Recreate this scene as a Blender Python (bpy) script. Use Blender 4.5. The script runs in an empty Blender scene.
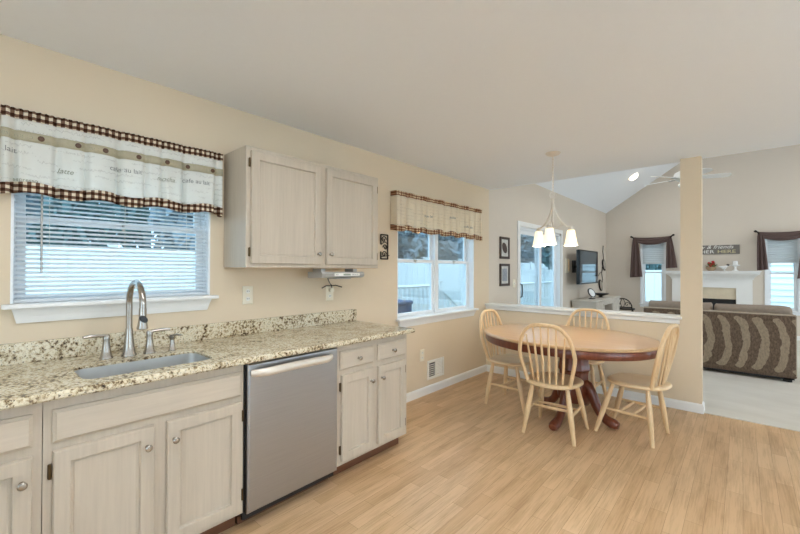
import bpy, bmesh, math, random
from math import sin, cos, pi, radians
from mathutils import Vector, Matrix, noise

random.seed(7)
SC = bpy.context.scene
COL = SC.collection

# ------------------------------------------------------------------ camera, world, exposure
CAMH = 1.3543
cam_d = bpy.data.cameras.new('camera')
cam = bpy.data.objects.new('camera', cam_d)
COL.objects.link(cam)
YAW, PITCH, ROLL = 0.7264, 0.0065, 0.0028
f = Vector((-sin(YAW)*cos(PITCH), cos(YAW)*cos(PITCH), sin(PITCH)))
r = Vector((cos(YAW), sin(YAW), 0)); u = r.cross(f)
r2 = r*cos(ROLL)+u*sin(ROLL); u2 = -r*sin(ROLL)+u*cos(ROLL)
cam.matrix_world = Matrix(((r2.x, u2.x, -f.x, 0), (r2.y, u2.y, -f.y, 0), (r2.z, u2.z, -f.z, CAMH), (0, 0, 0, 1)))
cam_d.sensor_width = 36; cam_d.lens = 385.3133/800*36
cam_d.clip_start = 0.02; cam_d.clip_end = 200
SC.camera = cam

W = bpy.data.worlds.new('overcast_sky'); SC.world = W; W.use_nodes = True
bg = W.node_tree.nodes['Background']
bg.inputs[0].default_value = (0.66, 0.85, 1.0, 1); bg.inputs[1].default_value = 3.3
SC.view_settings.view_transform = 'Standard'; SC.view_settings.look = 'None'
SC.view_settings.exposure = 0.27; SC.view_settings.gamma = 1; SC.view_settings.use_curve_mapping = False

def area(name, loc, energy, size, col=(1, .96, .91), rot=(0, 0, 0), spread=180):
    l = bpy.data.lights.new(name, 'AREA'); l.shape = 'DISK'; l.size = size; l.energy = energy; l.color = col
    l.spread = radians(spread)
    o = bpy.data.objects.new(name, l); o.location = loc; o.rotation_euler = rot; COL.objects.link(o); return o
# unseen globe pendants, added to brighten the kitchen (their fittings are built further down)
ADDED_LAMPS = [(1.65, 1.95, 1.95, 98), (0.55, -0.9, 1.92, 32)]
for i, (x, y, z, e) in enumerate(ADDED_LAMPS):
    l = bpy.data.lights.new('added_lamp', 'POINT'); l.energy = e; l.color = (.84, .94, 1); l.shadow_soft_size = .17
    o = bpy.data.objects.new('added_lamp', l); o.location = (x, y, z); COL.objects.link(o)
# unseen recessed downlights over the sink run, added for shadows cast from above
UNSEEN_CANS = [(-1.05, 0.42), (-0.42, 1.12)]
for (x, y) in UNSEEN_CANS: area('unseen_downlight', (x, y, 2.425), 9, 0.12, (.97, .98, 1))
# recessed lamps in the family room vault: first seen, other three added for brightness
POTS = [(-1.72, 9.32), (-1.72, 6.4), (3.1, 9.32), (3.1, 6.4)]
for (x, y) in POTS:
    zz = 2.78+0.66*(x+2.567) if x < .7 else 2.78+0.66*(3.967-x)
    th = -math.atan(.66) if x < .7 else math.atan(.66)
    area('recessed_lamp', (x-.095*sin(th), y, zz-.095*cos(th)), 6 if (x < 0 and y > 8) else (10 if x < 0 else 24), 0.10, (1, .97, .93), (0, th, 0))

# ------------------------------------------------------------------ node helpers
def newmat(name):
    m = bpy.data.materials.new(name); m.use_nodes = True
    nt = m.node_tree; b = nt.nodes['Principled BSDF']; return m, nt, b
def lin(c):
    return tuple(((v/255)/12.92 if v/255 <= .04045 else ((v/255+.055)/1.055)**2.4) for v in c)+(1,)
def N(nt, t, **kw):
    n = nt.nodes.new(t)
    for k, v in kw.items():
        if k.startswith('i'): n.inputs[int(k[1:])].default_value = v
        else: setattr(n, k, v)
    return n
def mth(nt, op, a, b=None, c=None):
    n = nt.nodes.new('ShaderNodeMath'); n.operation = op
    for i, v in enumerate((a, b, c)):
        if v is None: continue
        if isinstance(v, (int, float)): n.inputs[i].default_value = v
        else: nt.links.new(v, n.inputs[i])
    return n.outputs[0]
def mixc(nt, fac, a, b):
    n = nt.nodes.new('ShaderNodeMix'); n.data_type = 'RGBA'
    for s, v in ((n.inputs[0], fac), (n.inputs[6], a), (n.inputs[7], b)):
        if isinstance(v, (int, float, tuple)): s.default_value = v
        else: nt.links.new(v, s)
    return n.outputs[2]
def ramp(nt, fac, stops):
    n = nt.nodes.new('ShaderNodeValToRGB'); el = n.color_ramp.elements
    while len(el) < len(stops): el.new(.5)
    for e, (p, c) in zip(el, stops): e.position = p; e.color = c
    nt.links.new(fac, n.inputs[0]); return n.outputs[0]
def coords(nt, kind='Object'):
    if kind == 'World': return nt.nodes.new('ShaderNodeNewGeometry').outputs['Position']
    return nt.nodes.new('ShaderNodeTexCoord').outputs[kind]
def mapv(nt, v, scale=(1, 1, 1), rot=(0, 0, 0), loc=(0, 0, 0)):
    n = nt.nodes.new('ShaderNodeMapping'); n.inputs[1].default_value = loc
    n.inputs[2].default_value = rot; n.inputs[3].default_value = scale
    nt.links.new(v, n.inputs[0]); return n.outputs[0]
def noise_tex(nt, v, scale, detail=3, rough=.5, out=0):
    n = nt.nodes.new('ShaderNodeTexNoise'); n.inputs['Scale'].default_value = scale
    n.inputs['Detail'].default_value = detail; n.inputs['Roughness'].default_value = rough
    nt.links.new(v, n.inputs['Vector']); return n.outputs[out]
def bump(nt, b, h, strength=.1, dist=.002):
    n = nt.nodes.new('ShaderNodeBump'); n.inputs['Strength'].default_value = strength
    n.inputs['Distance'].default_value = dist
    nt.links.new(h, n.inputs['Height']); nt.links.new(n.outputs[0], b.inputs['Normal'])
def sep(nt, v):
    n = nt.nodes.new('ShaderNodeSeparateXYZ'); nt.links.new(v, n.inputs[0]); return n.outputs
def plain(name, c, rough=.5, metal=0, var=.06, scale=20, bmp=0, coat=0, spec=None):
    m, nt, b = newmat(name); v = coords(nt)
    L = lin(c); a = tuple(x*(1-var) for x in L[:3])+(1,); d = tuple(min(1, x*(1+var)) for x in L[:3])+(1,)
    n = noise_tex(nt, v, scale, 4)
    nt.links.new(mixc(nt, n, a, d), b.inputs['Base Color'])
    b.inputs['Roughness'].default_value = rough; b.inputs['Metallic'].default_value = metal
    if coat: b.inputs['Coat Weight'].default_value = coat
    if spec is not None: b.inputs['Specular IOR Level'].default_value = spec
    if bmp: bump(nt, b, n, bmp)
    return m
def wood(name, c1, c2, grain='z', rough=.4, fine=60, coat=0, bmp=.05):
    m, nt, b = newmat(name); v = coords(nt)
    s = [fine, fine, fine]; s['xyz'.index(grain)] = fine*.05
    vv = mapv(nt, v, tuple(s))
    n1 = noise_tex(nt, vv, 1, 5, .6); n2 = noise_tex(nt, mapv(nt, v, tuple(q*.2 for q in s)), 1, 3)
    f_ = mth(nt, 'ADD', mth(nt, 'MULTIPLY', n1, .6), mth(nt, 'MULTIPLY', n2, .4))
    col = ramp(nt, f_, [(.3, lin(c1)), (.7, lin(c2))])
    nt.links.new(col, b.inputs['Base Color']); b.inputs['Roughness'].default_value = rough
    if coat: b.inputs['Coat Weight'].default_value = coat; b.inputs['Coat Roughness'].default_value = .15
    if bmp: bump(nt, b, n1, bmp, .001)
    return m

# ------------------------------------------------------------------ materials
MAT = {}
MAT['paint_kitchen'] = plain('paint_kitchen', (221, 204, 178), .75, var=.015, scale=3, bmp=.02)
MAT['paint_family'] = plain('paint_family', (215, 204, 190), .75, var=.015, scale=3, bmp=.02)
MAT['ceiling'] = plain('ceiling_paint', (240, 243, 247), .85, var=.012, scale=30, bmp=.03)
MAT['trim'] = plain('trim_white', (238, 238, 236), .4, var=.01)
MAT['vinyl'] = plain('vinyl_white', (236, 240, 243), .35, var=.01)
MAT['pickled'] = wood('pickled_oak', (187, 174, 156), (203, 190, 172), 'z', .45, 70)
MAT['pickled_h'] = wood('pickled_oak_horizontal', (187, 174, 156), (203, 190, 172), 'y', .45, 70)
MAT['cab_inside'] = plain('cabinet_underside', (214, 182, 140), .6)
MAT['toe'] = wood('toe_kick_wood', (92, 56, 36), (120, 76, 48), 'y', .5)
MAT['nickel'] = plain('satin_nickel', (172, 166, 158), .27, 1)
MAT['nickel_bright'] = plain('pale_brushed_nickel', (226, 218, 206), .4, .45)
MAT['steel'] = plain('sink_steel', (214, 215, 214), .38, 1)
MAT['chrome_dark'] = plain('dark_metal', (58, 50, 44), .4, .8)
MAT['black'] = plain('black_plastic', (18, 18, 19), .35)
MAT['black_rubber'] = plain('black_matte', (26, 25, 25), .6)
MAT['iron'] = plain('wrought_iron', (42, 34, 30), .5, .5)
MAT['hinge'] = plain('antique_brass', (96, 78, 52), .4, .8)
MAT['white_plastic'] = plain('white_plastic', (240, 238, 230), .35, var=.01)
MAT['ivory'] = plain('ivory_plastic', (236, 228, 208), .35, var=.01)
MAT['grey_plastic'] = plain('silver_grey_plastic', (178, 176, 172), .4, .2)
MAT['dark_slot'] = plain('dark_slot', (50, 46, 42), .6)
MAT['chair'] = wood('natural_beech', (220, 184, 138), (238, 208, 164), 'z', .35, 50, .2)
MAT['chair_seat'] = wood('natural_beech_seat', (222, 188, 142), (238, 210, 168), 'y', .3, 40, .3)
MAT['table_top'] = wood('table_oak', (186, 146, 102), (204, 168, 126), 'x', .3, 45, .35)
MAT['cherry'] = wood('cherry_wood', (92, 42, 28), (132, 70, 46), 'z', .3, 40, .3)
MAT['fabric_brown'] = plain('brown_scarf_cloth', (94, 76, 72), .85, var=.12, scale=60)
MAT['shade_cell'] = plain('cellular_shade_cloth', (214, 220, 222), .8, var=.02)
MAT['console'] = wood('whitewashed_wood', (190, 182, 170), (222, 216, 206), 'x', .6, 40)
MAT['marble'] = plain('beige_marble', (218, 204, 178), .3, var=.12, scale=9)
MAT['firebox'] = plain('firebox_black', (22, 26, 32), .5)
MAT['fan_white'] = plain('fan_white', (236, 236, 234), .45, var=.01)
MAT['sign_grey'] = plain('grey_sign_board', (118, 112, 106), .7, var=.15, scale=30)
MAT['sign_white'] = plain('sign_white_paint', (240, 238, 232), .7, var=.02)
MAT['sign_gold'] = plain('sign_cream_paint', (214, 204, 160), .7, var=.05)
MAT['red_flower'] = plain('red_petals', (176, 30, 34), .6, var=.2)
MAT['leaf'] = plain('green_leaf', (88, 110, 52), .6, var=.25)
MAT['terracotta'] = plain('beige_pottery', (176, 150, 120), .6)
MAT['porcelain'] = plain('white_porcelain', (238, 238, 236), .25, var=.01)
MAT['bark'] = plain('bark', (74, 66, 58), .9, var=.25)
MAT['foliage'] = plain('blue_green_foliage', (112, 140, 140), .85, var=.3, scale=2.5)
MAT['foliage_grey'] = plain('grey_twiggy_foliage', (142, 156, 164), .85, var=.3, scale=2.5)
MAT['deck'] = wood('deck_boards', (150, 140, 128), (176, 166, 152), 'x', .7, 30)
MAT['ground'] = plain('lawn_ground', (126, 132, 104), .9, var=.2, scale=3)
MAT['blue_box'] = plain('blue_painted_box', (44, 84, 132), .5)
MAT['photo_paper'] = plain('art_paper', (206, 206, 200), .5, var=.35, scale=26)
MAT['photo_dark'] = plain('art_print', (150, 156, 166), .5, var=.6, scale=40)
MAT['picture_frame'] = plain('dark_brown_frame', (58, 40, 32), .4)
MAT['sofa_cushion'] = plain('taupe_cushion_cloth', (150, 136, 122), .9, var=.15, scale=40, bmp=.2)
MAT['sofa_piping'] = plain('pale_taupe_piping', (178, 164, 148), .9, var=.08)
MAT['mirror'] = plain('mirror_glass', (225, 228, 230), .06, 1, var=.005)
MAT['button'] = plain('wooden_button', (92, 62, 40), .4)
MAT['ink'] = plain('grey_ink', (150, 150, 148), .8)
MAT['ink_light'] = plain('light_ink', (164, 164, 146), .8)
MAT['rod'] = plain('white_rod', (228, 222, 210), .5)

def m_steel_door():
    m, nt, b = newmat('brushed_stainless'); v = coords(nt)
    n = noise_tex(nt, mapv(nt, v, (4, 4, 220)), 1, 3)
    nt.links.new(mixc(nt, n, lin((166, 168, 172)), lin((182, 184, 187))), b.inputs['Base Color'])
    b.inputs['Metallic'].default_value = 1; b.inputs['Roughness'].default_value = .36
    bump(nt, b, n, .02, .0005); return m
MAT['steel_door'] = m_steel_door()

def m_floor():
    m, nt, b = newmat('oak_laminate'); P = sep(nt, coords(nt, 'World'))
    cb = nt.nodes.new('ShaderNodeCombineXYZ'); nt.links.new(P[1], cb.inputs[0]); nt.links.new(P[0], cb.inputs[1])
    def brick(c1, c2, mo, off, w):
        k = nt.nodes.new('ShaderNodeTexBrick'); nt.links.new(cb.outputs[0], k.inputs['Vector'])
        k.inputs['Color1'].default_value = c1; k.inputs['Color2'].default_value = c2; k.inputs['Mortar'].default_value = mo
        k.inputs['Scale'].default_value = 1; k.inputs['Mortar Size'].default_value = .0009; k.inputs['Bias'].default_value = 0
        k.inputs['Brick Width'].default_value = w; k.inputs['Row Height'].default_value = .079
        k.offset = off; k.offset_frequency = 2; k.squash = 1; return k
    k = brick(lin((200, 165, 125)), lin((216, 184, 145)), lin((162, 126, 90)), .37, .52)
    g = noise_tex(nt, mapv(nt, cb.outputs[0], (5, 110, 1)), 1, 6, .65)
    g2 = noise_tex(nt, mapv(nt, cb.outputs[0], (2.2, 16, 1)), 1, 4)
    gg = mth(nt, 'ADD', mth(nt, 'MULTIPLY', g, .5), mth(nt, 'MULTIPLY', g2, .5))
    gr = ramp(nt, gg, [(.37, (.75, .69, .62, 1)), (.55, (1.03, 1.02, 1.01, 1))])
    mx = nt.nodes.new('ShaderNodeMix'); mx.data_type = 'RGBA'; mx.blend_type = 'MULTIPLY'; mx.inputs[0].default_value = 1
    nt.links.new(k.outputs['Color'], mx.inputs[6]); nt.links.new(gr, mx.inputs[7])
    nt.links.new(mx.outputs[2], b.inputs['Base Color']); b.inputs['Roughness'].default_value = .38
    b.inputs['Specular IOR Level'].default_value = .45
    bump(nt, b, g, .04, .0006); return m
MAT['floor'] = m_floor()

def m_carpet():
    m, nt, b = newmat('pale_carpet'); v = coords(nt, 'World')
    n = noise_tex(nt, v, 260, 3); n2 = noise_tex(nt, mapv(nt, v, (1.2, 3, 1)), 1.6, 4)
    a = mixc(nt, n2, lin((196, 189, 177)), lin((222, 217, 207)))
    nt.links.new(a, b.inputs['Base Color']); b.inputs['Roughness'].default_value = .95
    bump(nt, b, n, .5, .004); return m
MAT['carpet'] = m_carpet()

def m_granite():
    m, nt, b = newmat('speckled_granite'); v = coords(nt, 'World')
    n1 = noise_tex(nt, v, 62, 6, .62); n2 = noise_tex(nt, v, 14, 3); n3 = noise_tex(nt, v, 130, 4, .6)
    mix = mth(nt, 'ADD', mth(nt, 'MULTIPLY', n1, .72), mth(nt, 'MULTIPLY', n2, .28))
    c = ramp(nt, mix, [(.36, lin((44, 36, 30))), (.415, lin((128, 104, 74))), (.47, lin((206, 190, 156))), (.56, lin((232, 224, 202))), (.68, lin((196, 176, 136)))])
    c2 = mixc(nt, ramp(nt, n3, [(.34, (1, 1, 1, 1)), (.42, (0, 0, 0, 1))]), c, lin((92, 78, 62)))
    nt.links.new(c2, b.inputs['Base Color']); b.inputs['Roughness'].default_value = .16
    return m
MAT['granite'] = m_granite()

def m_glass():
    m = bpy.data.materials.new('window_glass'); m.use_nodes = True; nt = m.node_tree; nt.nodes.clear()
    o = N(nt, 'ShaderNodeOutputMaterial'); t = N(nt, 'ShaderNodeBsdfTransparent'); t.inputs[0].default_value = (.86, .95, 1, 1)
    g = N(nt, 'ShaderNodeBsdfGlossy'); g.inputs['Roughness'].default_value = .02
    v = coords(nt); nz = noise_tex(nt, v, 2)
    fr = N(nt, 'ShaderNodeFresnel'); fr.inputs[0].default_value = 1.35
    mx = N(nt, 'ShaderNodeMixShader'); nt.links.new(mth(nt, 'MULTIPLY', fr.outputs[0], mth(nt, 'ADD', .5, mth(nt, 'MULTIPLY', nz, .1))), mx.inputs[0])
    nt.links.new(t.outputs[0], mx.inputs[1]); nt.links.new(g.outputs[0], mx.inputs[2]); nt.links.new(mx.outputs[0], o.inputs[0]); return m
MAT['glass'] = m_glass()

def translucent(name, colfn, w=.35, rough=.9):
    m = bpy.data.materials.new(name); m.use_nodes = True; nt = m.node_tree; nt.nodes.clear()
    o = N(nt, 'ShaderNodeOutputMaterial'); d = N(nt, 'ShaderNodeBsdfDiffuse'); t = N(nt, 'ShaderNodeBsdfTranslucent')
    c = colfn(nt); nt.links.new(c, d.inputs[0]); nt.links.new(c, t.inputs[0])
    mx = N(nt, 'ShaderNodeMixShader'); mx.inputs[0].default_value = w
    nt.links.new(d.outputs[0], mx.inputs[1]); nt.links.new(t.outputs[0], mx.inputs[2]); nt.links.new(mx.outputs[0], o.inputs[0]); return m
def script_col(bright):
    def fn(nt):
        P = coords(nt); v = sep(nt, P)
        wob = noise_tex(nt, mapv(nt, P, (1, 110, 30)), 1, 4)
        ln = mth(nt, 'ABSOLUTE', mth(nt, 'SUBTRACT', mth(nt, 'FRACT', mth(nt, 'ADD', mth(nt, 'MULTIPLY', v[2], 30), mth(nt, 'MULTIPLY', wob, 1.5))), .5))
        line = mth(nt, 'LESS_THAN', ln, .075)
        gate = mth(nt, 'GREATER_THAN', noise_tex(nt, mapv(nt, P, (1, 9, 30)), 1, 2), .5)
        k = mth(nt, 'MULTIPLY', mth(nt, 'MULTIPLY', line, gate), .22)
        base = mixc(nt, noise_tex(nt, P, 25, 3), lin(tuple(int(q*.97) for q in bright)), lin(bright))
        return mixc(nt, k, base, lin((120, 112, 104)))
    return fn
MAT['valance'] = translucent('printed_valance_cotton', script_col((250, 250, 245)), .42)
MAT['valance_small'] = translucent('printed_valance_cotton_small', script_col((250, 238, 216)), .35)
MAT['ribbon'] = translucent('beige_ribbon', lambda nt: mixc(nt, noise_tex(nt, coords(nt), 90, 3), lin((186, 178, 152)), lin((204, 196, 170))), .2)
def ging(nt):
    v = sep(nt, coords(nt)); fq = 1/.029
    a = mth(nt, 'LESS_THAN', mth(nt, 'FRACT', mth(nt, 'MULTIPLY', v[1], fq)), .5)
    b_ = mth(nt, 'LESS_THAN', mth(nt, 'FRACT', mth(nt, 'MULTIPLY', v[2], fq)), .5)
    s = mth(nt, 'MULTIPLY', mth(nt, 'ADD', a, b_), .5)
    return ramp(nt, s, [(0, lin((236, 224, 202))), (.5, lin((126, 98, 80))), (1, lin((66, 44, 34)))])
MAT['gingham'] = translucent('brown_gingham', ging, .15)
def ging_small(nt):
    v = sep(nt, coords(nt)); fq = 1/.024
    a = mth(nt, 'LESS_THAN', mth(nt, 'FRACT', mth(nt, 'MULTIPLY', v[1], fq)), .5)
    b_ = mth(nt, 'LESS_THAN', mth(nt, 'FRACT', mth(nt, 'MULTIPLY', v[2], fq)), .5)
    return ramp(nt, mth(nt, 'MULTIPLY', mth(nt, 'ADD', a, b_), .5), [(0, lin((238, 220, 188))), (.5, lin((176, 134, 102))), (1, lin((118, 74, 52)))])
MAT['gingham_small'] = translucent('small_brown_gingham', ging_small, .2)
MAT['blind'] = translucent('white_blind_slats', lambda nt: mixc(nt, noise_tex(nt, coords(nt), 5), lin((236, 240, 243)), lin((240, 244, 246))), .25)

def m_sofa():
    m, nt, b = newmat('brown_swirl_chenille'); P = coords(nt, 'World'); v = sep(nt, P)
    wx = mth(nt, 'MULTIPLY', mth(nt, 'SUBTRACT', noise_tex(nt, P, 6, 3), .5), .11)
    x = mth(nt, 'ADD', v[0], wx); p = .178
    z = mth(nt, 'SUBTRACT', v[2], .44)
    # crescents: inside a tall ellipse and outside the same ellipse shifted left
    cx = mth(nt, 'SUBTRACT', mth(nt, 'MULTIPLY', mth(nt, 'FRACT', mth(nt, 'DIVIDE', mth(nt, 'ADD', x, .62), p)), p), .085)
    def ell(dx, a, h):
        return mth(nt, 'ADD', mth(nt, 'POWER', mth(nt, 'DIVIDE', mth(nt, 'ABSOLUTE', mth(nt, 'SUBTRACT', cx, dx)), a), 2), mth(nt, 'POWER', mth(nt, 'DIVIDE', mth(nt, 'ABSOLUTE', z), h), 2))
    e1 = mth(nt, 'LESS_THAN', ell(-.045, .12, .33), 1); e2 = mth(nt, 'GREATER_THAN', ell(-.115, .115, .30), 1)
    k = mth(nt, 'MULTIPLY', e1, e2)
    n = noise_tex(nt, mapv(nt, P, (1, 1, .5)), 55, 5, .7)
    kk = mth(nt, 'MULTIPLY', k, mth(nt, 'ADD', .12, mth(nt, 'MULTIPLY', n, .95)))
    dark = ramp(nt, n, [(.3, lin((72, 56, 44))), (.7, lin((124, 104, 86)))])
    nt.links.new(mixc(nt, kk, dark, lin((178, 160, 136))), b.inputs['Base Color']); b.inputs['Roughness'].default_value = .9
    bump(nt, b, n, .3, .003); return m
MAT['sofa'] = m_sofa()

def emis(name, c, s, base=(240, 236, 226)):
    m, nt, b = newmat(name)
    n = noise_tex(nt, coords(nt), 8)
    nt.links.new(mixc(nt, n, lin(base), lin(tuple(min(255, q+6) for q in base))), b.inputs['Base Color'])
    b.inputs['Emission Color'].default_value = lin(c); b.inputs['Emission Strength'].default_value = s
    b.inputs['Roughness'].default_value = .35; return m
MAT['lamp_glass'] = emis('frosted_lamp_glass', (255, 228, 180), .85)
MAT['globe_glass'] = translucent('opal_globe_glass', lambda nt: mixc(nt, noise_tex(nt, coords(nt), 6), lin((250, 250, 250)), lin((254, 254, 254))), .75)
MAT['bulb'] = emis('lit_lamp_face', (255, 240, 215), 4)
MAT['tv'] = plain('tv_screen', (14, 18, 24), .07, var=.02, coat=.6)
MAT['display'] = plain('radio_display', (150, 156, 140), .3)

# ------------------------------------------------------------------ mesh builder
WO = {}
class MB:
    def __init__(s): s.bm = bmesh.new()
    def _merge(s, b2):
        me = bpy.data.meshes.new('tmp'); b2.to_mesh(me); b2.free(); s.bm.from_mesh(me); bpy.data.meshes.remove(me); return s
    def box(s, a, b, bev=0, seg=1):
        bm = bmesh.new()
        lo = [min(p, q) for p, q in zip(a, b)]; hi = [max(p, q) for p, q in zip(a, b)]
        bmesh.ops.create_cube(bm, size=1)
        for v in bm.verts:
            v.co = Vector([lo[i] if v.co[i] < 0 else hi[i] for i in range(3)])
        if bev: bmesh.ops.bevel(bm, geom=bm.edges[:], offset=bev, segments=seg, affect='EDGES', profile=.5)
        return s._merge(bm)
    def loops(s, rings, close=True, cap0=True, cap1=True):
        """rings: list of lists of points with the same count, skinned in order."""
        vs = [[s.bm.verts.new(p) for p in rg] for rg in rings]; n = len(rings[0])
        for a, b in zip(vs[:-1], vs[1:]):
            for i in range(n if close else n-1):
                j = (i+1) % n
                try: s.bm.faces.new((a[i], a[j], b[j], b[i]))
                except ValueError: pass
        if cap0: s.bm.faces.new(vs[0][::-1])
        if cap1: s.bm.faces.new(vs[-1])
        return s
    def tube(s, path, rad, seg=8, closed=False, flat=1.0, up=None):
        path = [Vector(p) for p in path]; n = len(path)
        rads = rad if isinstance(rad, (list, tuple)) else [rad]*n
        tang = []
        for i in range(n):
            if closed: t = path[(i+1) % n]-path[i-1]
            else: t = path[min(i+1, n-1)]-path[max(i-1, 0)]
            tang.append(t.normalized())
        ref = Vector(up) if up else (Vector((0, 0, 1)) if abs(tang[0].z) < .9 else Vector((1, 0, 0)))
        nx = tang[0].cross(ref).normalized(); rings = []
        for i in range(n):
            t = tang[i]; nx = (nx-t*nx.dot(t)).normalized(); ny = t.cross(nx)
            rings.append([path[i]+nx*rads[i]*cos(2*pi*k/seg)+ny*rads[i]*flat*sin(2*pi*k/seg) for k in range(seg)])
        if closed: rings.append(rings[0]); return s.loops(rings, True, False, False)
        return s.loops(rings)
    def lathe(s, prof, c, seg=20, axis=(0, 0, 1), sx=1, sy=1):
        c = Vector(c); ax = Vector(axis).normalized()
        a = ax.orthogonal().normalized() if abs(ax.z) < .99 else Vector((1, 0, 0)); b = ax.cross(a)
        rings = [[c+ax*z+a*max(r_, 1e-5)*sx*cos(2*pi*k/seg)+b*max(r_, 1e-5)*sy*sin(2*pi*k/seg) for k in range(seg)] for r_, z in prof]
        return s.loops(rings)
    def grid(s, fn, nu, nv, thick=None):
        """surface fn(u,v) with u,v in 0..1; thick = offset vector function giving the second skin"""
        P = [[Vector(fn(i/nu, j/nv)) for j in range(nv+1)] for i in range(nu+1)]
        V = [[s.bm.verts.new(p) for p in row] for row in P]
        for i in range(nu):
            for j in range(nv): s.bm.faces.new((V[i][j], V[i+1][j], V[i+1][j+1], V[i][j+1]))
        if thick is not None:
            t = Vector(thick); V2 = [[s.bm.verts.new(p+t) for p in row] for row in P]
            for i in range(nu):
                for j in range(nv): s.bm.faces.new((V2[i][j+1], V2[i+1][j+1], V2[i+1][j], V2[i][j]))
            for i in range(nu):
                s.bm.faces.new((V[i][0], V2[i][0], V2[i+1][0], V[i+1][0])); s.bm.faces.new((V[i+1][nv], V2[i+1][nv], V2[i][nv], V[i][nv]))
            for j in range(nv):
                s.bm.faces.new((V[0][j+1], V2[0][j+1], V2[0][j], V[0][j])); s.bm.faces.new((V[nu][j], V2[nu][j], V2[nu][j+1], V[nu][j+1]))
        return s
    def prism(s, poly, fn, d0, d1):
        """poly 2D outline, fn(a,b,d)->point, extruded from d0 to d1"""
        return s.loops([[fn(a, b, d0) for a, b in poly], [fn(a, b, d1) for a, b in poly]])
    def build(s, name, mat, parent=None, smooth=False, top_origin=None, auto=35):
        bm = s.bm; bmesh.ops.recalc_face_normals(bm, faces=bm.faces[:])
        me = bpy.data.meshes.new(name); o = bpy.data.objects.new(name, me)
        if parent is not None: org = WO.get(parent.name, Vector())
        else:
            xs = [v.co for v in bm.verts]
            org = Vector(top_origin) if top_origin else Vector(((min(v.x for v in xs)+max(v.x for v in xs))/2, (min(v.y for v in xs)+max(v.y for v in xs))/2, min(v.z for v in xs)))
        bmesh.ops.translate(bm, verts=bm.verts[:], vec=-org)
        if smooth:
            lim = radians(auto)
            for fc in bm.faces: fc.smooth = True
            for e in bm.edges:
                if len(e.link_faces) == 2 and e.calc_face_angle(0) > lim: e.smooth = False
        bm.to_mesh(me); bm.free()
        me.materials.append(MAT[mat] if isinstance(mat, str) else mat)
        COL.objects.link(o)
        if parent is not None: o.parent = parent
        else: o.location = org
        WO[o.name] = org
        return o
def thing(name, label, cat, loc=(0, 0, 0), group=None, kind=None):
    o = bpy.data.objects.new(name, None); COL.objects.link(o); o.location = loc; WO[o.name] = Vector(loc)
    o.empty_display_size = .1
    return tag(o, label, cat, group, kind)
def tag(o, label=None, cat=None, group=None, kind=None):
    if label: o['label'] = label
    if cat: o['category'] = cat
    if group: o['group'] = group
    if kind: o['kind'] = kind
    return o
def struct(o): o['kind'] = 'structure'; return o
def copy_tree(o, parent=None):
    c = o.copy(); COL.objects.link(c); WO[c.name] = WO.get(o.name, Vector())
    if parent is not None: c.parent = parent
    for ch in [q for q in o.children]: copy_tree(ch, c)
    return c
def rect(O, U, V, Nn, w, h, prof):
    """closed body whose front steps through (inset, depth) rings"""
    O, U, V, Nn = map(Vector, (O, U, V, Nn)); rg = []
    for ins, d in prof:
        rg.append([O+U*ins+V*ins+Nn*d, O+U*(w-ins)+V*ins+Nn*d, O+U*(w-ins)+V*(h-ins)+Nn*d, O+U*ins+V*(h-ins)+Nn*d])
    return rg
def text_mesh(txt, size, name='txt', ext=.001, shear=0):
    c = bpy.data.curves.new(name, 'FONT'); c.body = txt; c.size = size; c.extrude = ext; c.align_x = 'CENTER'; c.align_y = 'CENTER'; c.shear = shear
    o = bpy.data.objects.new(name, c); COL.objects.link(o); bpy.context.view_layer.update()
    me = bpy.data.meshes.new_from_object(o.evaluated_get(bpy.context.evaluated_depsgraph_get()))
    bpy.data.objects.remove(o); bpy.data.curves.remove(c); return me
def text_into(mb, txt, size, fn, ext=.001, shear=0):
    me = text_mesh(txt, size, ext=ext, shear=shear); b2 = bmesh.new(); b2.from_mesh(me); bpy.data.meshes.remove(me)
    for v in b2.verts: v.co = Vector(fn(v.co.x, v.co.y, v.co.z))
    return mb._merge(b2)

# ------------------------------------------------------------------ the setting
WX = -2.567; WT = 0.15; H = 2.44; Y1 = 4.628; Y2 = 4.7515; FY = 10.704; LOWZ = 2.78; SL = .66; RX = .7; XR = RX*2+2.567
def wall_with_holes(name, mat, fixed, f0, f1, a0, a1, z0, z1, holes, axis, top=None):
    """wall plane normal to axis ('x' or 'y'); holes = (a0,a1,z0,z1)"""
    mb = MB(); cuts = sorted({a0, a1, *[h[0] for h in holes], *[h[1] for h in holes]})
    for p, q in zip(cuts[:-1], cuts[1:]):
        hs = sorted([h for h in holes if h[0] <= p and h[1] >= q], key=lambda h: h[2]); z = z0
        spans = []
        for h in hs:
            if h[2] > z: spans.append((z, h[2]))
            z = h[3]
        spans.append((z, z1))
        for s0, s1 in spans:
            if axis == 'x': mb.box((f0, p, s0), (f1, q, s1))
            else: mb.box((p, f0, s0), (q, f1, s1))
    if top: top(mb)
    return struct(mb.build(name, mat))

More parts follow.
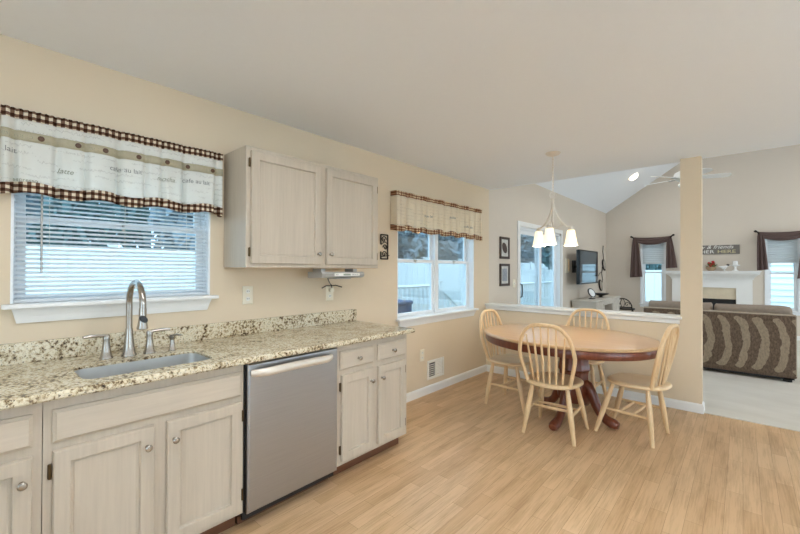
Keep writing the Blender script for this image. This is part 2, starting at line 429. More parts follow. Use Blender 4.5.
WIN1 = (.137, 1.045, 1.165, 2.02); WIN2 = (2.85, 4.312, .842, 2.02); DOOR = (5.65, 7.46, 0.02, 2.03)
struct(MB().box((WX-.0, -3.6, -.12), (3.6, 4.66, 0)).build('floor', 'floor'))
struct(MB().box((WX-.0, 4.66, -.12), (XR, FY, .006)).build('floor_carpet', 'carpet'))
wall_with_holes('wall_left', 'paint_kitchen', 0, WX-WT, WX, -3.6, 4.70, -.12, H+.02, [WIN1, WIN2], 'x')
wall_with_holes('wall_family', 'paint_family', 0, WX-WT, WX, 4.70, FY+.15, -.12, LOWZ+.02, [DOOR], 'x')
W3 = (-1.79, -1.35, .56, 2.04); W4 = (.37, .81, .56, 2.04)
def gable(mb):
    P = [(WX-WT, LOWZ), (XR+.15, LOWZ), (RX, LOWZ+SL*(RX-WX)+.05)]
    mb.prism(P, lambda a, b, d: (a, d, b), FY, FY+.15)
wall_with_holes('wall_far', 'paint_family', 0, FY, FY+.15, WX, XR+.15, -.12, LOWZ, [W3, W4], 'y', gable)
wall_with_holes('wall_right', 'paint_family', 0, XR, XR+.15, 4.66, FY, -.12, LOWZ+.02, [(5.6, 7.3, .3, 2.1), (8.0, 9.7, .3, 2.1)], 'x')  # unseen wall; its two openings are added to bring daylight into the family room
struct(MB().box((WX-WT, -3.6, H), (3.6, Y2, H+.12)).build('ceiling', 'ceiling'))
mb = MB(); zt = LOWZ+SL*(RX-WX)
mb.prism([(WX-WT, LOWZ-SL*WT), (RX, zt), (RX, zt+.12), (WX-WT, LOWZ-SL*WT+.12)], lambda a, b, d: (a, d, b), Y2-.05, FY+.15)
mb.prism([(XR+.15, LOWZ-SL*WT), (RX, zt), (RX, zt+.12), (XR+.15, LOWZ-SL*WT+.12)], lambda a, b, d: (a, d, b), Y2-.05, FY+.15)
struct(mb.build('ceiling_vault', 'ceiling'))
mb = MB(); mb.box((WX-.01, Y2-.10, H+.12), (XR, Y2, LOWZ)); mb.prism([(WX, LOWZ), (XR, LOWZ), (RX, zt)], lambda a, b, d: (a, d, b), Y2-.10, Y2)
struct(mb.build('wall_gable', 'paint_family'))
# the sides of the kitchen behind and beside the camera, openings added to let daylight in
wall_with_holes('wall_kitchen', 'paint_kitchen', 0, 3.6, 3.75, -3.6, 4.66, -.12, H+.02, [(-.2, 2.9, .02, 2.1)], 'x')
wall_with_holes('wall_back', 'paint_kitchen', 0, -3.75, -3.6, WX-WT, 3.75, -.12, H+.02, [(-1.2, 2.6, .6, 2.2)], 'y')
# half wall, pillar and ledge
PX0, PX1 = -.452, -.2885
struct(MB().box((WX, Y1, 0), (PX1, Y2, .868)).build('wall_half', 'paint_kitchen'))
struct(MB().box((PX0, Y1, .868), (PX1, Y2, H)).build('wall_pillar', 'paint_kitchen'))
mb = MB(); mb.box((WX, Y1-.045, .878), (PX0, Y2+.045, .905), .004); mb.box((WX, Y1-.02, .83), (PX0-.004, Y1-.0005, .878), .006)
mb.box((PX0, Y1-.045, .878), (PX0+.012, Y1-.001, .905), .002)
struct(mb.build('trim_ledge', 'trim'))
def baseboard(name, segs):
    mb = MB()
    for (a, b, n) in segs:
        a = Vector(a+(0,)); b = Vector(b+(0,)); n = Vector(n+(0,))
        pr = [(0, 0), (.014, 0), (.014, .07), (.009, .082), (0, .088)]
        mb.loops([[a+n*d+Vector((0, 0, z+.001)) for d, z in pr], [b+n*d+Vector((0, 0, z+.001)) for d, z in pr]])
    return struct(mb.build(name, 'trim'))
baseboard('baseboard_left', [((WX, 2.26), (WX, Y1), (1, 0))])
baseboard('baseboard_half', [((WX+.014, Y1), (PX1, Y1), (0, -1)), ((PX1, Y1-.014), (PX1, Y2), (1, 0))])
baseboard('baseboard_far', [((WX, FY), (-1.22, FY), (0, -1)), ((.2, FY), (XR, FY), (0, -1))])
baseboard('baseboard_family', [((WX, Y2+.05), (WX, 5.54), (1, 0)), ((WX, 7.56), (WX, FY), (1, 0))])

# ---- windows
def window_x(name, y0, y1, z0, z1, nsash, stool, meet):
    """double-hung vinyl window set back in the left wall"""
    w = thing(name, None, None, (WX-.08, (y0+y1)/2, z0), kind='structure')
    F = MB(); fx0, fx1 = WX-.135, WX-.065; fw = .022
    F.box((fx0, y0, z0), (fx1, y0+fw, z1), .003); F.box((fx0, y1-fw, z0), (fx1, y1, z1), .003)
    F.box((fx0, y0+fw, z0), (fx1, y1-fw, z0+fw), .003); F.box((fx0, y0+fw, z1-fw), (fx1, y1-fw, z1), .003)
    n = nsash; wid = (y1-y0-2*fw)
    mull = .06
    cell = (wid-mull*(n-1))/n
    for k in range(1, n):
        c = y0+fw+k*cell+(k-1)*mull; F.box((fx0, c, z0+fw), (fx1+.012, c+mull, z1-fw), .003)
    # jamb liners that cover the drywall return
    F.box((fx1, y0, z0), (WX-.001, y0+.010, z1)); F.box((fx1, y1-.010, z0), (WX-.001, y1, z1)); F.box((fx1, y0, z1-.01), (WX-.001, y1, z1))
    F.build('window_frame', 'vinyl', w)
    for k in range(n):
        a = y0+fw+k*(cell+mull); b = a+cell; sw = .036
        for low in (True, False):
            xa, xb = (WX-.098, WX-.072) if low else (WX-.128, WX-.102)
            q0, q1 = (z0+fw, meet+.018) if low else (meet-.018, z1-fw)
            S = MB()
            S.box((xa, a, q0), (xb, a+sw, q1), .003); S.box((xa, b-sw, q0), (xb, b, q1), .003)
            S.box((xa, a+sw, q0), (xb, b-sw, q0+sw), .003); S.box((xa, a+sw, q1-.036), (xb, b-sw, q1), .003)
            s_ = S.build('sash', 'vinyl', w)
            MB().box(((xa+xb)/2-.003, a+sw-.004, q0+sw-.004), ((xa+xb)/2+.003, b-sw+.004, q1-.032)).build('glass_pane', 'glass', s_)
            if low:
                lk = MB(); c = (a+b)/2; lk.box((xb, c-.022, q1-.016), (xb+.018, c+.022, q1-.002), .004); lk.box((xb+.004, c-.006, q1-.05), (xb+.012, c+.006, q1-.016), .002)
                lk.build('sash_lock', 'grey_plastic', s_)
    T = MB(); e = .055
    T.box((WX-.065, y0+.001, stool-.022), (WX+.002, y1-.001, stool), .002); T.box((WX+.002, y0-.03, stool-.022), (WX+.058, y1+.035, stool), .006, 2)
    T.build('window_stool', 'trim', w)
    A = MB(); pr = [(0, 0), (.012, 0), (.02, .03), (.034, .062), (.036, .07), (0, .07)]
    A.loops([[Vector((WX+.001+d, y0+.004+(.07-z)*.25, stool-.0925+z)) for d, z in pr], [Vector((WX+.001+d, y1-.004-(.07-z)*.25, stool-.0925+z)) for d, z in pr]])
    A.build('window_apron', 'trim', w)
    return w
window_x('window_1', *WIN1, 1, 1.187, 1.60)
window_x('window_2', *WIN2, 2, .862, 1.445)
def window_y(name, x0, x1, z0, z1):
    w = thing(name, None, None, ((x0+x1)/2, FY, z0), kind='structure')
    F = MB(); c = .035
    for (a, b) in (((x0-c, FY-.018, z0-c), (x0, FY-.0005, z1+c)), ((x1, FY-.018, z0-c), (x1+c, FY-.0005, z1+c)), ((x0, FY-.018, z1), (x1, FY-.0005, z1+c)), ((x0-c-.02, FY-.05, z0-.02), (x1+c+.02, FY-.0005, z0)), ((x0-c, FY-.018, z0-.075), (x1+c, FY-.0005, z0-.02))): F.box(a, b, .003)
    for (a, b) in (((x0, FY+.04, z0), (x0+.03, FY+.10, z1)), ((x1-.03, FY+.04, z0), (x1, FY+.10, z1)), ((x0+.03, FY+.04, z0), (x1-.03, FY+.10, z0+.03)), ((x0+.03, FY+.04, z1-.03), (x1-.03, FY+.10, z1))): F.box(a, b, .002)
    F.box((x0, FY, z0), (x0+.008, FY+.04, z1)); F.box((x1-.008, FY, z0), (x1, FY+.04, z1))
    F.build('window_frame', 'vinyl', w)
    m = (z0+z1)/2
    for low in (True, False):
        ya = FY+.05 if low else FY+.075; q0, q1 = (z0+.03, m+.015) if low else (m-.015, z1-.03)
        S = MB(); a, b = x0+.03, x1-.03; sw = .03
        S.box((a, ya, q0), (a+sw, ya+.022, q1)); S.box((b-sw, ya, q0), (b, ya+.022, q1)); S.box((a+sw, ya, q0), (b-sw, ya+.022, q0+sw)); S.box((a+sw, ya, q1-sw), (b-sw, ya+.022, q1))
        s_ = S.build('sash', 'vinyl', w)
        MB().box((a+sw-.003, ya+.008, q0+sw-.003), (b-sw+.003, ya+.013, q1-sw+.003)).build('glass_pane', 'glass', s_)
window_y('window_3', *W3); window_y('window_4', *W4)
# ---- sliding patio door
d = thing('door_1', None, None, (WX-.07, (DOOR[0]+DOOR[1])/2, .02), kind='structure')
F = MB(); y0, y1, z0, z1 = DOOR; c = .075
F.box((WX+.0005, y0-c, .007), (WX+.018, y0, z1+c), .004); F.box((WX+.0005, y1, .007), (WX+.018, y1+c, z1+c), .004); F.box((WX+.0005, y0, z1), (WX+.018, y1, z1+c), .004)
F.build('door_casing', 'trim', d)
F = MB(); F.box((WX-.14, y0, z0), (WX-.005, y0+.035, z1)); F.box((WX-.14, y1-.035, z0), (WX-.005, y1, z1)); F.box((WX-.14, y0, z1-.04), (WX-.005, y1, z1)); F.box((WX-.14, y0, z0), (WX-.005, y1, z0+.03))
F.build('door_frame', 'vinyl', d)
ym = (y0+y1)/2
for k, (a, b, xa) in enumerate(((y0+.035, ym+.04, WX-.065), (ym-.04, y1-.035, WX-.115))):
    S = MB(); sw = .075
    S.box((xa, a, z0+.03), (xa+.04, a+sw, z1-.04), .004); S.box((xa, b-sw, z0+.03), (xa+.04, b, z1-.04), .004)
    S.box((xa, a+sw, z0+.03), (xa+.04, b-sw, z0+.13), .004); S.box((xa, a+sw, z1-.115), (xa+.04, b-sw, z1-.04), .004)
    s_ = S.build('sliding_panel' if k == 0 else 'fixed_panel', 'vinyl', d)
    MB().box((xa+.016, a+sw-.005, z0+.125), (xa+.024, b-sw+.005, z1-.11)).build('glass_pane', 'glass', s_)
    if k == 0:
        MB().tube([(xa+.04, a+.035, .92), (xa+.08, a+.035, .94), (xa+.085, a+.035, 1.03), (xa+.08, a+.035, 1.12), (xa+.04, a+.035, 1.14)], .011, 8).build('door_handle', 'iron', s_, True)

# ---- outdoors
struct(MB().box((-40, -15, -.75), (WX-WT, 45, -.65)).build('ground', 'ground'))
struct(MB().box((WX-WT, FY+.15, -.75), (40, 45, -.65)).build('ground_back', 'ground'))
tag(MB().box((-4.62, -1.5, -.02), (WX-WT-.01, 6.45, .06)).box((-4.62, -1.5, -.65), (-4.5, -1.38, -.02)).box((-4.62, 6.33, -.65), (-4.5, 6.45, -.02)).box((-4.62, 2.4, -.65), (-4.5, 2.52, -.02)).build('deck', 'deck'), 'weathered wooden deck outside the kitchen windows', 'deck')
def vinyl_fence(label, p0, p1, zt_, z0=-.65, panel=2.4):
    p0 = Vector(p0+(0,)); p1 = Vector(p1+(0,)); L = (p1-p0).length; dd = (p1-p0)/L; nn = Vector((-dd.y, dd.x, 0))
    t = thing('privacy_fence', label, 'fence', ((p0+p1)/2)[:2]+(z0,)); k = int(L/panel); B = MB(); R = MB()
    def obox(mb, a, b, w, q0, q1):
        mb.loops([[p0+dd*a-nn*w+Vector((0, 0, q0)), p0+dd*b-nn*w+Vector((0, 0, q0)), p0+dd*b+nn*w+Vector((0, 0, q0)), p0+dd*a+nn*w+Vector((0, 0, q0))],
                  [p0+dd*a-nn*w+Vector((0, 0, q1)), p0+dd*b-nn*w+Vector((0, 0, q1)), p0+dd*b+nn*w+Vector((0, 0, q1)), p0+dd*a+nn*w+Vector((0, 0, q1))]])
    a = 0
    while a < L-.01:
        obox(B, a+.003, min(a+.297, L), .014, z0, zt_-.06); a += .3
    B.build('fence_boards', 'vinyl', t)
    obox(R, 0, L, .03, zt_-.08, zt_); obox(R, 0, L, .03, z0+.05, z0+.16); R.build('fence_rails', 'vinyl', t)
    for i in range(k+1):
        Q = MB(); obox(Q, i*L/k-.06, i*L/k+.06, .06, z0, zt_+.05); obox(Q, i*L/k-.075, i*L/k+.075, .075, zt_+.05, zt_+.08); Q.build('fence_post', 'vinyl', t)
vinyl_fence('long white vinyl privacy fence beyond the deck, seen through the kitchen windows', (-9, -3), (-9, 31), 1.74)
vinyl_fence('white vinyl fence seen through the small window left of the fireplace', (-8.9, 16), (-1.0, 16), 1.36)
def railing(label, p0, p1, zt0, zt1, hgt, posts=(True, True)):
    p0 = Vector(p0+(0,)); p1 = Vector(p1+(0,)); L = (p1-p0).length
    t = thing('deck_railing', label, 'railing', ((p0+p1)/2)[:2]+(min(zt0, zt1)-hgt,))
    up = lambda z: Vector((0, 0, z))
    R = MB(); R.tube([p0+up(zt0-.02), p1+up(zt1-.02)], .035, 4, flat=.9); R.tube([p0+up(zt0-hgt+.1), p1+up(zt1-hgt+.1)], .03, 4); R.build('rail', 'vinyl', t)
    n = int(L/.13)
    for i in range(1, n):
        q = p0.lerp(p1, i/n); z = zt0+(zt1-zt0)*i/n
        MB().box((q.x-.018, q.y-.018, z-hgt+.1), (q.x+.018, q.y+.018, z-.03)).build('baluster', 'vinyl', t)
    for q, z, on in ((p0, zt0, posts[0]), (p1, zt1, posts[1])):
        if on: MB().box((q.x-.055, q.y-.055, z-hgt+.001), (q.x+.055, q.y+.055, z+.05)).box((q.x-.07, q.y-.07, z+.05), (q.x+.07, q.y+.07, z+.08), .01).build('post', 'vinyl', t)
railing('white deck railing with square balusters behind the nook window', (-4.55, 2.9), (-4.55, 6.3), 1.06, 1.06, 1.0)
railing('white stair rail sloping down from the deck post', (-4.62, 6.42), (-4.9, 8.2), .98, .1, .9, (False, True))
railing('white railing outside the sliding patio door', (-4.7, 9.4), (-4.7, 12.9), .98, .98, 1.63)
bt = thing('storage_box', 'blue storage box standing on the deck below the railing', 'box', (-4.1, 4.55, .06))
MB().box((-4.35, 4.0, .06), (-3.95, 4.74, .80), .01).build('body', 'blue_box', bt); MB().box((-4.37, 3.98, .80), (-3.93, 4.76, .86), .015).build('lid', 'blue_box', bt)
# neighbour's house
nh = thing('neighbour_house', 'white clapboard house wall seen through the right living room window', 'house', (3, 17.5, -.65))
mb = MB(); z = -.65
while z < 4.2:
    mb.loops([[(-.6, 16.02, z), (7, 16.02, z), (7, 20, z), (-.6, 20, z)], [(-.6, 16.06, z+.178), (7, 16.06, z+.178), (7, 20, z+.178), (-.6, 20, z+.178)]]); z += .18
mb.build('siding', 'vinyl', nh)
MB().prism([(15.7, 4.2), (20.3, 4.2), (18, 6)], lambda a, b, dd: (dd, a, b), -.8, 7.2).build('roof', 'sign_grey', nh)

def tree(label, x, y, h, rw, mat, seed, zlow=.6):
    rng = random.Random(seed); t = thing('garden_tree', label, 'tree', (x, y, -.65), group='trees behind the white fence')
    MB().tube([(x, y, -.65), (x+.05, y, h*.4), (x, y+.08, h*.75)], [.16, .11, .04], 8).build('trunk', 'bark', t, True)
    B = MB(); bm = B.bm; rh = (h-zlow)/2; c = Vector((x, y, zlow+rh))
    for i in range(3000):
        d_ = Vector((rng.gauss(0, 1), rng.gauss(0, 1), rng.gauss(0, 1))).normalized(); q = rng.random()**.3
        q *= 1+.22*noise.noise(d_*2.3+Vector((seed, 0, 0)))
        p = c+Vector((d_.x*rw*q, d_.y*rw*q, d_.z*rh*q))
        a = Vector((rng.gauss(0, 1), rng.gauss(0, 1), rng.gauss(0, 1))).normalized(); b_ = a.orthogonal().normalized(); s_ = rng.uniform(.10, .25)
        vs = [bm.verts.new(p+a*s_*1.7), bm.verts.new(p+b_*s_*.5), bm.verts.new(p-a*s_*1.7), bm.verts.new(p-b_*s_*.5)]
        bm.faces.new(vs)
    me_o = B.build('crown', mat, t)
tl = [(-11.3 if k % 2 == 0 else -15.7, -1.0+3.05*k) for k in range(12)]
for i, (x, y) in enumerate(tl):
    tree('dense blue-green tree behind the long white fence' if i % 2 else 'grey twiggy tree behind the long white fence', x, y, 5.4+.5*(i % 3)+(1.2 if i % 2 else 0), 2.35 if i % 2 else 1.9, 'foliage' if i % 2 else 'foliage_grey', 40+i)
for i in range(7):
    tree(('tall pale tree far beyond the fence, seen above the sink window blind', 'tall pale tree far beyond the white fence')[min(i, 1)], -21.5, 1.0+6.6*i, 9.0, 2.75, 'foliage_grey', 90+i)
for i, (x, y) in enumerate([(-5.8, 18.4), (-2.4, 18.5)]):
    tree(('dark tree behind the fence, left of the small far window view' if i == 0 else 'dark tree above the fence in the small far window'), x, y, 5.2, 1.25, 'foliage', 70+i)

# ------------------------------------------------------------------ kitchen: base cabinets, dishwasher, worktop
CF = -1.925            # face-frame plane
DOORP = [(0, 0), (0, .014), (.004, .020), (.050, .020), (.052, .018), (.054, .006), (.060, .005), (.064, .0065), (.074, .0065)]
DRAWP = [(0, 0), (0, .012), (.008, .017), (.011, .021), (.02, .021)]
def front(mb, y0, y1, z0, z1, prof, x=CF):
    return mb.loops(rect((x, y0, z0), (0, 1, 0), (0, 0, 1), (1, 0, 0), y1-y0, z1-z0, prof))
def knob(parent, x, y, z):
    return MB().lathe([(.009, 0), (.006, .004), (.0055, .014), (.013, .020), (.0145, .026), (.010, .031), (0, .032)], (x, y, z), 14, (1, 0, 0)).build('knob', 'nickel', parent, True)
def hinge(parent, x, y, z):
    return MB().box((x+.0005, y-.006, z-.026), (x+.006, y+.006, z+.026), .001).tube([(x+.008, y, z-.028), (x+.008, y, z+.028)], .005, 8).build('hinge', 'hinge', parent, True)
def base_cab(label, y0, y1, doors, drawers, false_front=None):
    t = thing('base_cabinet', label, 'cabinet', (WX+.3, (y0+y1)/2, 0))
    B = MB(); c0, c1 = y0+.0003, y1-.0003
    B.box((WX+.006, c0, .10), (CF-.0202, c0+.018, .8725)).box((WX+.006, c1-.018, .10), (CF-.0202, c1, .8725)).box((WX+.006, c0+.018, .10), (CF-.0202, c1-.018, .118)).box((WX+.006, c0+.018, .118), (WX+.014, c1-.018, .8725))
    B.box((CF-.02, c0, .10), (CF, c1, .8725)); B.build('body', 'pickled', t)
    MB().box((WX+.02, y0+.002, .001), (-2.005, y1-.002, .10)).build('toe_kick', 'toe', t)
    for (a, b, side) in doors:
        dr = front(MB(), a, b, .125, .676, DOORP).build('door', 'pickled', t)
        ky = b-.028 if side == 'r' else a+.028
        knob(dr, CF+.020, ky, .592)
        hy = a-.008 if side == 'r' else b+.008
        for hz in (.20, .602): hinge(dr, CF, hy, hz)
    for (a, b) in drawers:
        dr = front(MB(), a, b, .71, .828, DRAWP).build('drawer', 'pickled_h', t)
        knob(dr, CF+.021, (a+b)/2, .768)
    if false_front: front(MB(), *false_front, .706, .828, DRAWP).build('false_drawer_front', 'pickled_h', t)
    return t
base_cab('pale pickled oak base cabinet cut off by the left edge of the photo', -.45, .189, [(-.28, .163, 'r')], [(-.28, .163)])
base_cab('wide pickled oak sink cabinet with two doors and one long false drawer', .191, .953, [(.218, .548, 'r'), (.597, .938, 'l')], [], (.216, .938))
base_cab('pickled oak end cabinet with two small drawers, right of the dishwasher', 1.566, 2.245, [(1.597, 1.878, 'r'), (1.925, 2.212, 'l')], [(1.585, 1.878), (1.925, 2.215)])

dw = thing('dishwasher', 'stainless steel dishwasher between the sink cabinet and the end cabinet', 'dishwasher', (-2.2, 1.26, 0))
MB().box((WX+.03, .958, .092), (CF-.005, 1.562, .870)).build('tub_body', 'black', dw)
mb = MB(); mb.loops(rect((CF-.004, .967, .092), (0, 1, 0), (0, 0, 1), (1, 0, 0), .588, .770, [(0, 0), (0, .020), (.006, .027), (.012, .028)])); dp = mb.build('door_panel', 'steel_door', dw)
hp = []
for i in range(25):
    q = i/24; s_ = sin(pi*q); hp.append((CF+.026+.038*min(1, s_*2.6)**.7+.006*s_, (.985+q*.515), .815+.006*s_))
MB().tube(hp, [.014+.004*min(1, sin(pi*i/24)*3) for i in range(25)], 10, flat=1.25).build('handle', 'nickel_bright', dw, True)
MB().box((-1.965, .962, .046), (-1.945, 1.558, .09)).box((-2.02, .958, .075), (-1.94, 1.562, .091)).build('kick_plate', 'black_rubber', dw)

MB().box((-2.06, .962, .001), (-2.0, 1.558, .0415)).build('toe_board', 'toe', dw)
# worktop with sink cut-out
CT0, CT1 = .873, .905; CY0, CY1 = -.5, 2.282; CX0, CX1 = WX+.001, -1.872
SX0, SX1, SY0, SY1 = -2.262, -1.978, .316, .835
def rrect(x0, x1, y0, y1, rr, n=6):
    P = []
    for cx, cy, a0 in ((x1-rr, y1-rr, 0), (x0+rr, y1-rr, 90), (x0+rr, y0+rr, 180), (x1-rr, y0+rr, 270)):
        for k in range(n+1):
            a = radians(a0+90*k/n); P.append((cx+rr*cos(a), cy+rr*sin(a)))
    return P
inner = rrect(SX0, SX1, SY0, SY1, .05)
def outer_loop(ins):
    x0, x1, y0, y1 = CX0+ins, CX1-ins, CY0+ins, CY1-ins; n = 7
    cs = [(x1, y1), (x0, y1), (x0, y0), (x1, y0)]; out = []
    for q in range(4):
        c0 = cs[q]; pv = cs[q-1]; nx_ = cs[(q+1) % 4]
        for k in range(n):
            t_ = (k-(n-1)/2)/(n-1)
            tgt = nx_ if t_ > 0 else pv
            out.append((c0[0]+(tgt[0]-c0[0])*abs(t_)*.98, c0[1]+(tgt[1]-c0[1])*abs(t_)*.98))
    return out
mb = MB(); L3 = lambda pts, z: [(x, y, z) for x, y in pts]
o0 = outer_loop(.0); o1 = outer_loop(.008)
mb.loops([L3(inner, CT1-.011), L3(outer_loop(.12), CT0), L3(outer_loop(.006), CT0), L3(o0, CT0+.007), L3(o0, CT1-.010), L3(outer_loop(.003), CT1-.003), L3(o1, CT1), L3(inner, CT1), L3(inner, CT1-.011)], True, False, False)
bmesh.ops.remove_doubles(mb.bm, verts=mb.bm.verts[:], dist=1e-5)
ctop = mb.build('worktop', 'granite', None); tag(ctop, 'long speckled granite worktop running under the sink window', 'worktop')
MB().box((WX+.001, CY0, CT1), (WX+.022, CY1+.01, 1.003), .003).build('backsplash', 'granite', ctop)
# sink
mb = MB(); ins = lambda e, rr=.05: rrect(SX0-.006+e, SX1+.006-e, SY0-.006+e, SY1+.006-e, rr)
SZ = CT1-.0115
mb.loops([L3(ins(-.004), SZ), L3(ins(0), SZ), L3(ins(.004), CT0-.12), L3(ins(.02, .04), CT0-.165), L3(ins(.05, .03), CT0-.175)], True, False, True)
mb.loops([L3(ins(-.004), SZ), L3(ins(-.004), SZ-.002), L3(ins(0), CT0-.12), L3(ins(.016, .04), CT0-.169), L3(ins(.05, .03), CT0-.179)], True, False, True)
sk = mb.build('sink_basin', 'steel', None, True); tag(sk, 'undermount stainless steel sink basin set into the granite worktop', 'sink')
MB().lathe([(.0, .004), (.03, .004), (.038, .001), (.038, 0)], (-2.10, .57, CT0-.1745), 18).build('drain', 'nickel', sk, True)
# faucet
fa = thing('kitchen_faucet', 'tall arched satin nickel faucet in front of the sink window', 'faucet', (-2.37, .561, CT1))
MB().lathe([(.034, 0), (.034, .006), (.030, .014), (.024, .05), (.019, .10), (.017, .13), (.0165, .14)], (-2.37, .561, CT1+.0008), 20).build('base', 'nickel', fa, True)
fp = [(-2.37, .561, CT1+.12), (-2.37, .561, 1.17)]
for k in range(15):
    a = pi-k/14*(pi+.10); fp.append((-2.255+.115*cos(a), .561, 1.18+.105*sin(a)))
sp = MB().tube(fp, .0145, 12).build('spout', 'nickel', fa, True)
e = Vector(fp[-1]); dn = Vector((-.04, 0, -1)).normalized()
hd = MB().lathe([(.0145, 0), (.016, .01), (.016, .05), (.021, .085), (.024, .10), (.021, .104), (0, .104)], e, 16, tuple(dn)).build('spray_head', 'nickel', fa, True)
bp_ = e+dn*.055
MB().lathe([(.014, 0), (.014, .006), (.011, .010), (0, .010)], bp_+Vector((.012, 0, 0)), 12, (1, 0, 0), 1.0, 1.5).build('spray_button', 'black', hd, True)
def tap(label, y, lever_dir, x=-2.375):
    t = thing('faucet_handle', label, 'faucet handle', (x, y, CT1), group=None)
    MB().lathe([(.029, 0), (.029, .006), (.024, .014), (.018, .05), (.0145, .085), (.0155, .095), (.016, .112), (.012, .12), (0, .121)], (x, y, CT1+.0008), 18).build('body', 'nickel', t, True)
    dv = Vector(lever_dir).normalized(); p0 = Vector((x, y, CT1+.112))
    MB().tube([p0, p0+dv*.03+Vector((0, 0, .006)), p0+dv*.07+Vector((0, 0, .008)), p0+dv*.095+Vector((0, 0, .006))], [.013, .011, .012, .009], 10, flat=.7).build('lever', 'nickel', t, True)
tap('satin nickel lever handle left of the arched faucet', .467, (.15, -1, 0)); tap('satin nickel lever handle right of the arched faucet', .652, (.15, 1, 0), -2.365)
sd = thing('soap_dispenser', 'short satin nickel dispenser, rightmost fitting behind the sink', 'soap dispenser', (-2.345, .755, CT1))
MB().lathe([(.02, 0), (.02, .005), (.016, .01), (.012, .045), (.011, .06), (.016, .068), (.016, .082), (.01, .087), (0, .087)], (-2.345, .755, CT1+.0008), 16).build('body', 'nickel', sd, True)
MB().tube([(-2.345, .755, CT1+.083), (-2.33, .772, CT1+.088), (-2.315, .79, CT1+.082)], .006, 8).build('nozzle', 'nickel', sd, True)

# ------------------------------------------------------------------ wall cabinet with radio
UF = WX+.305
uc = thing('wall_cabinet', 'pale two door wall cabinet hung between the two kitchen windows', 'cabinet', (WX+.15, 1.70, 1.36))
MB().box((WX+.001, 1.130, 1.364), (UF, 2.268, 2.112), .0015).build('body', 'pickled', uc)
MB().box((WX+.002, 1.133, 1.3612), (UF-.018, 2.265, 1.3638)).build('underside_panel', 'cab_inside', uc)
for (a, b, side) in ((1.158, 1.682, 'l'), (1.728, 2.243, 'r')):
    dr = front(MB(), a, b, 1.388, 2.085, DOORP, UF).build('door', 'pickled', uc)
    knob(dr, UF+.020, b-.03 if side == 'l' else a+.03, 1.462)
    for hz in (1.46, 2.01): hinge(dr, UF, a-.008 if side == 'l' else b+.008, hz)
ra = thing('under_cabinet_radio', 'silver grey radio mounted under the wall cabinet', 'radio', (UF-.1, 1.87, 1.29))
mb = MB(); mb.prism([(1.335, -2.42), (1.335, -2.255), (1.318, -2.243), (1.298, -2.25), (1.290, -2.28), (1.290, -2.42)], lambda a, b, dd: (b, dd, a), 1.69, 2.10)
mb.box((-2.40, 1.72, 1.335), (-2.30, 1.76, 1.360)); mb.box((-2.40, 2.03, 1.335), (-2.30, 2.07, 1.360))
mb.build('body', 'grey_plastic', ra)
MB().box((-2.2449, 1.80, 1.304), (-2.2425, 2.05, 1.326), .001).build('face_panel', 'white_plastic', ra)
MB().box((-2.2424, 1.885, 1.308), (-2.2412, 1.955, 1.322)).build('display', 'display', ra)
MB().box((-2.36, 1.83, 1.281), (-2.25, 1.97, 1.2898), .003).build('cd_drawer', 'grey_plastic', ra)
mb = MB()
for yy in (1.815, 1.83, 1.97, 1.985, 2.0, 2.02): mb.lathe([(.004, 0), (.004, .003), (0, .003)], (-2.2424, yy, 1.315), 8, (1, 0, 0))
mb.build('buttons', 'grey_plastic', ra)

def outlet(label, y, z, duplex=True, x=WX, name='wall_outlet', h=.125, w=.075):
    t = thing(name, label, 'outlet' if duplex else 'switch', (x, y, z))
    mb = MB(); mb.loops(rect((x+.0005, y-w/2, z-h/2), (0, 1, 0), (0, 0, 1), (1, 0, 0), w, h, [(0, 0), (0, .003), (.004, .006), (.01, .006)])); mb.build('cover_plate', 'ivory', t)
    if duplex:
        for dz in (-.026, .026):
            rc = MB().lathe([(.015, 0), (.015, .002), (0, .002)], (x+.0066, y, z+dz), 14, (1, 0, 0)).build('receptacle', 'white_plastic', t)
            MB().box((x+.0088, y-.008, z+dz-.004), (x+.0095, y-.005, z+dz+.007)).box((x+.0088, y+.005, z+dz-.004), (x+.0095, y+.008, z+dz+.007)).build('slots', 'dark_slot', rc)
    else:
        MB().box((x+.0066, y-.007, z-.014), (x+.018, y+.007, z+.012), .002).build('toggle', 'white_plastic', t)
    return t
outlet('ivory wall outlet below the left end of the wall cabinet', 1.297, 1.174)
outlet('ivory wall outlet with a cord plugged in, below the radio', 2.007, 1.158)
outlet('small ivory outlet low on the wall above the floor vent', 3.247, .436)
outlet('white light switch left of the sliding patio door', 5.47, 1.15, False, name='light_switch', h=.12, w=.08)
cd = thing('power_cord', 'grey power cord with plug hanging from the radio to the outlet', 'cord', (-2.50, 1.98, 1.168))
MB().tube([(-2.40, 1.86, 1.287), (-2.42, 1.88, 1.272), (-2.47, 1.93, 1.25), (-2.51, 1.97, 1.235), (-2.53, 2.0, 1.222), (-2.535, 2.007, 1.20)], .0042, 6).tube([(-2.50, 1.88, 1.205), (-2.51, 1.93, 1.222), (-2.525, 1.99, 1.218), (-2.53, 2.04, 1.222), (-2.52, 2.10, 1.205)], .0045, 6).build('cable', 'dark_slot', cd, True)
MB().box((WX+.0105, 1.988, 1.168), (WX+.04, 2.026, 1.202), .005).build('plug', 'ivory', cd)

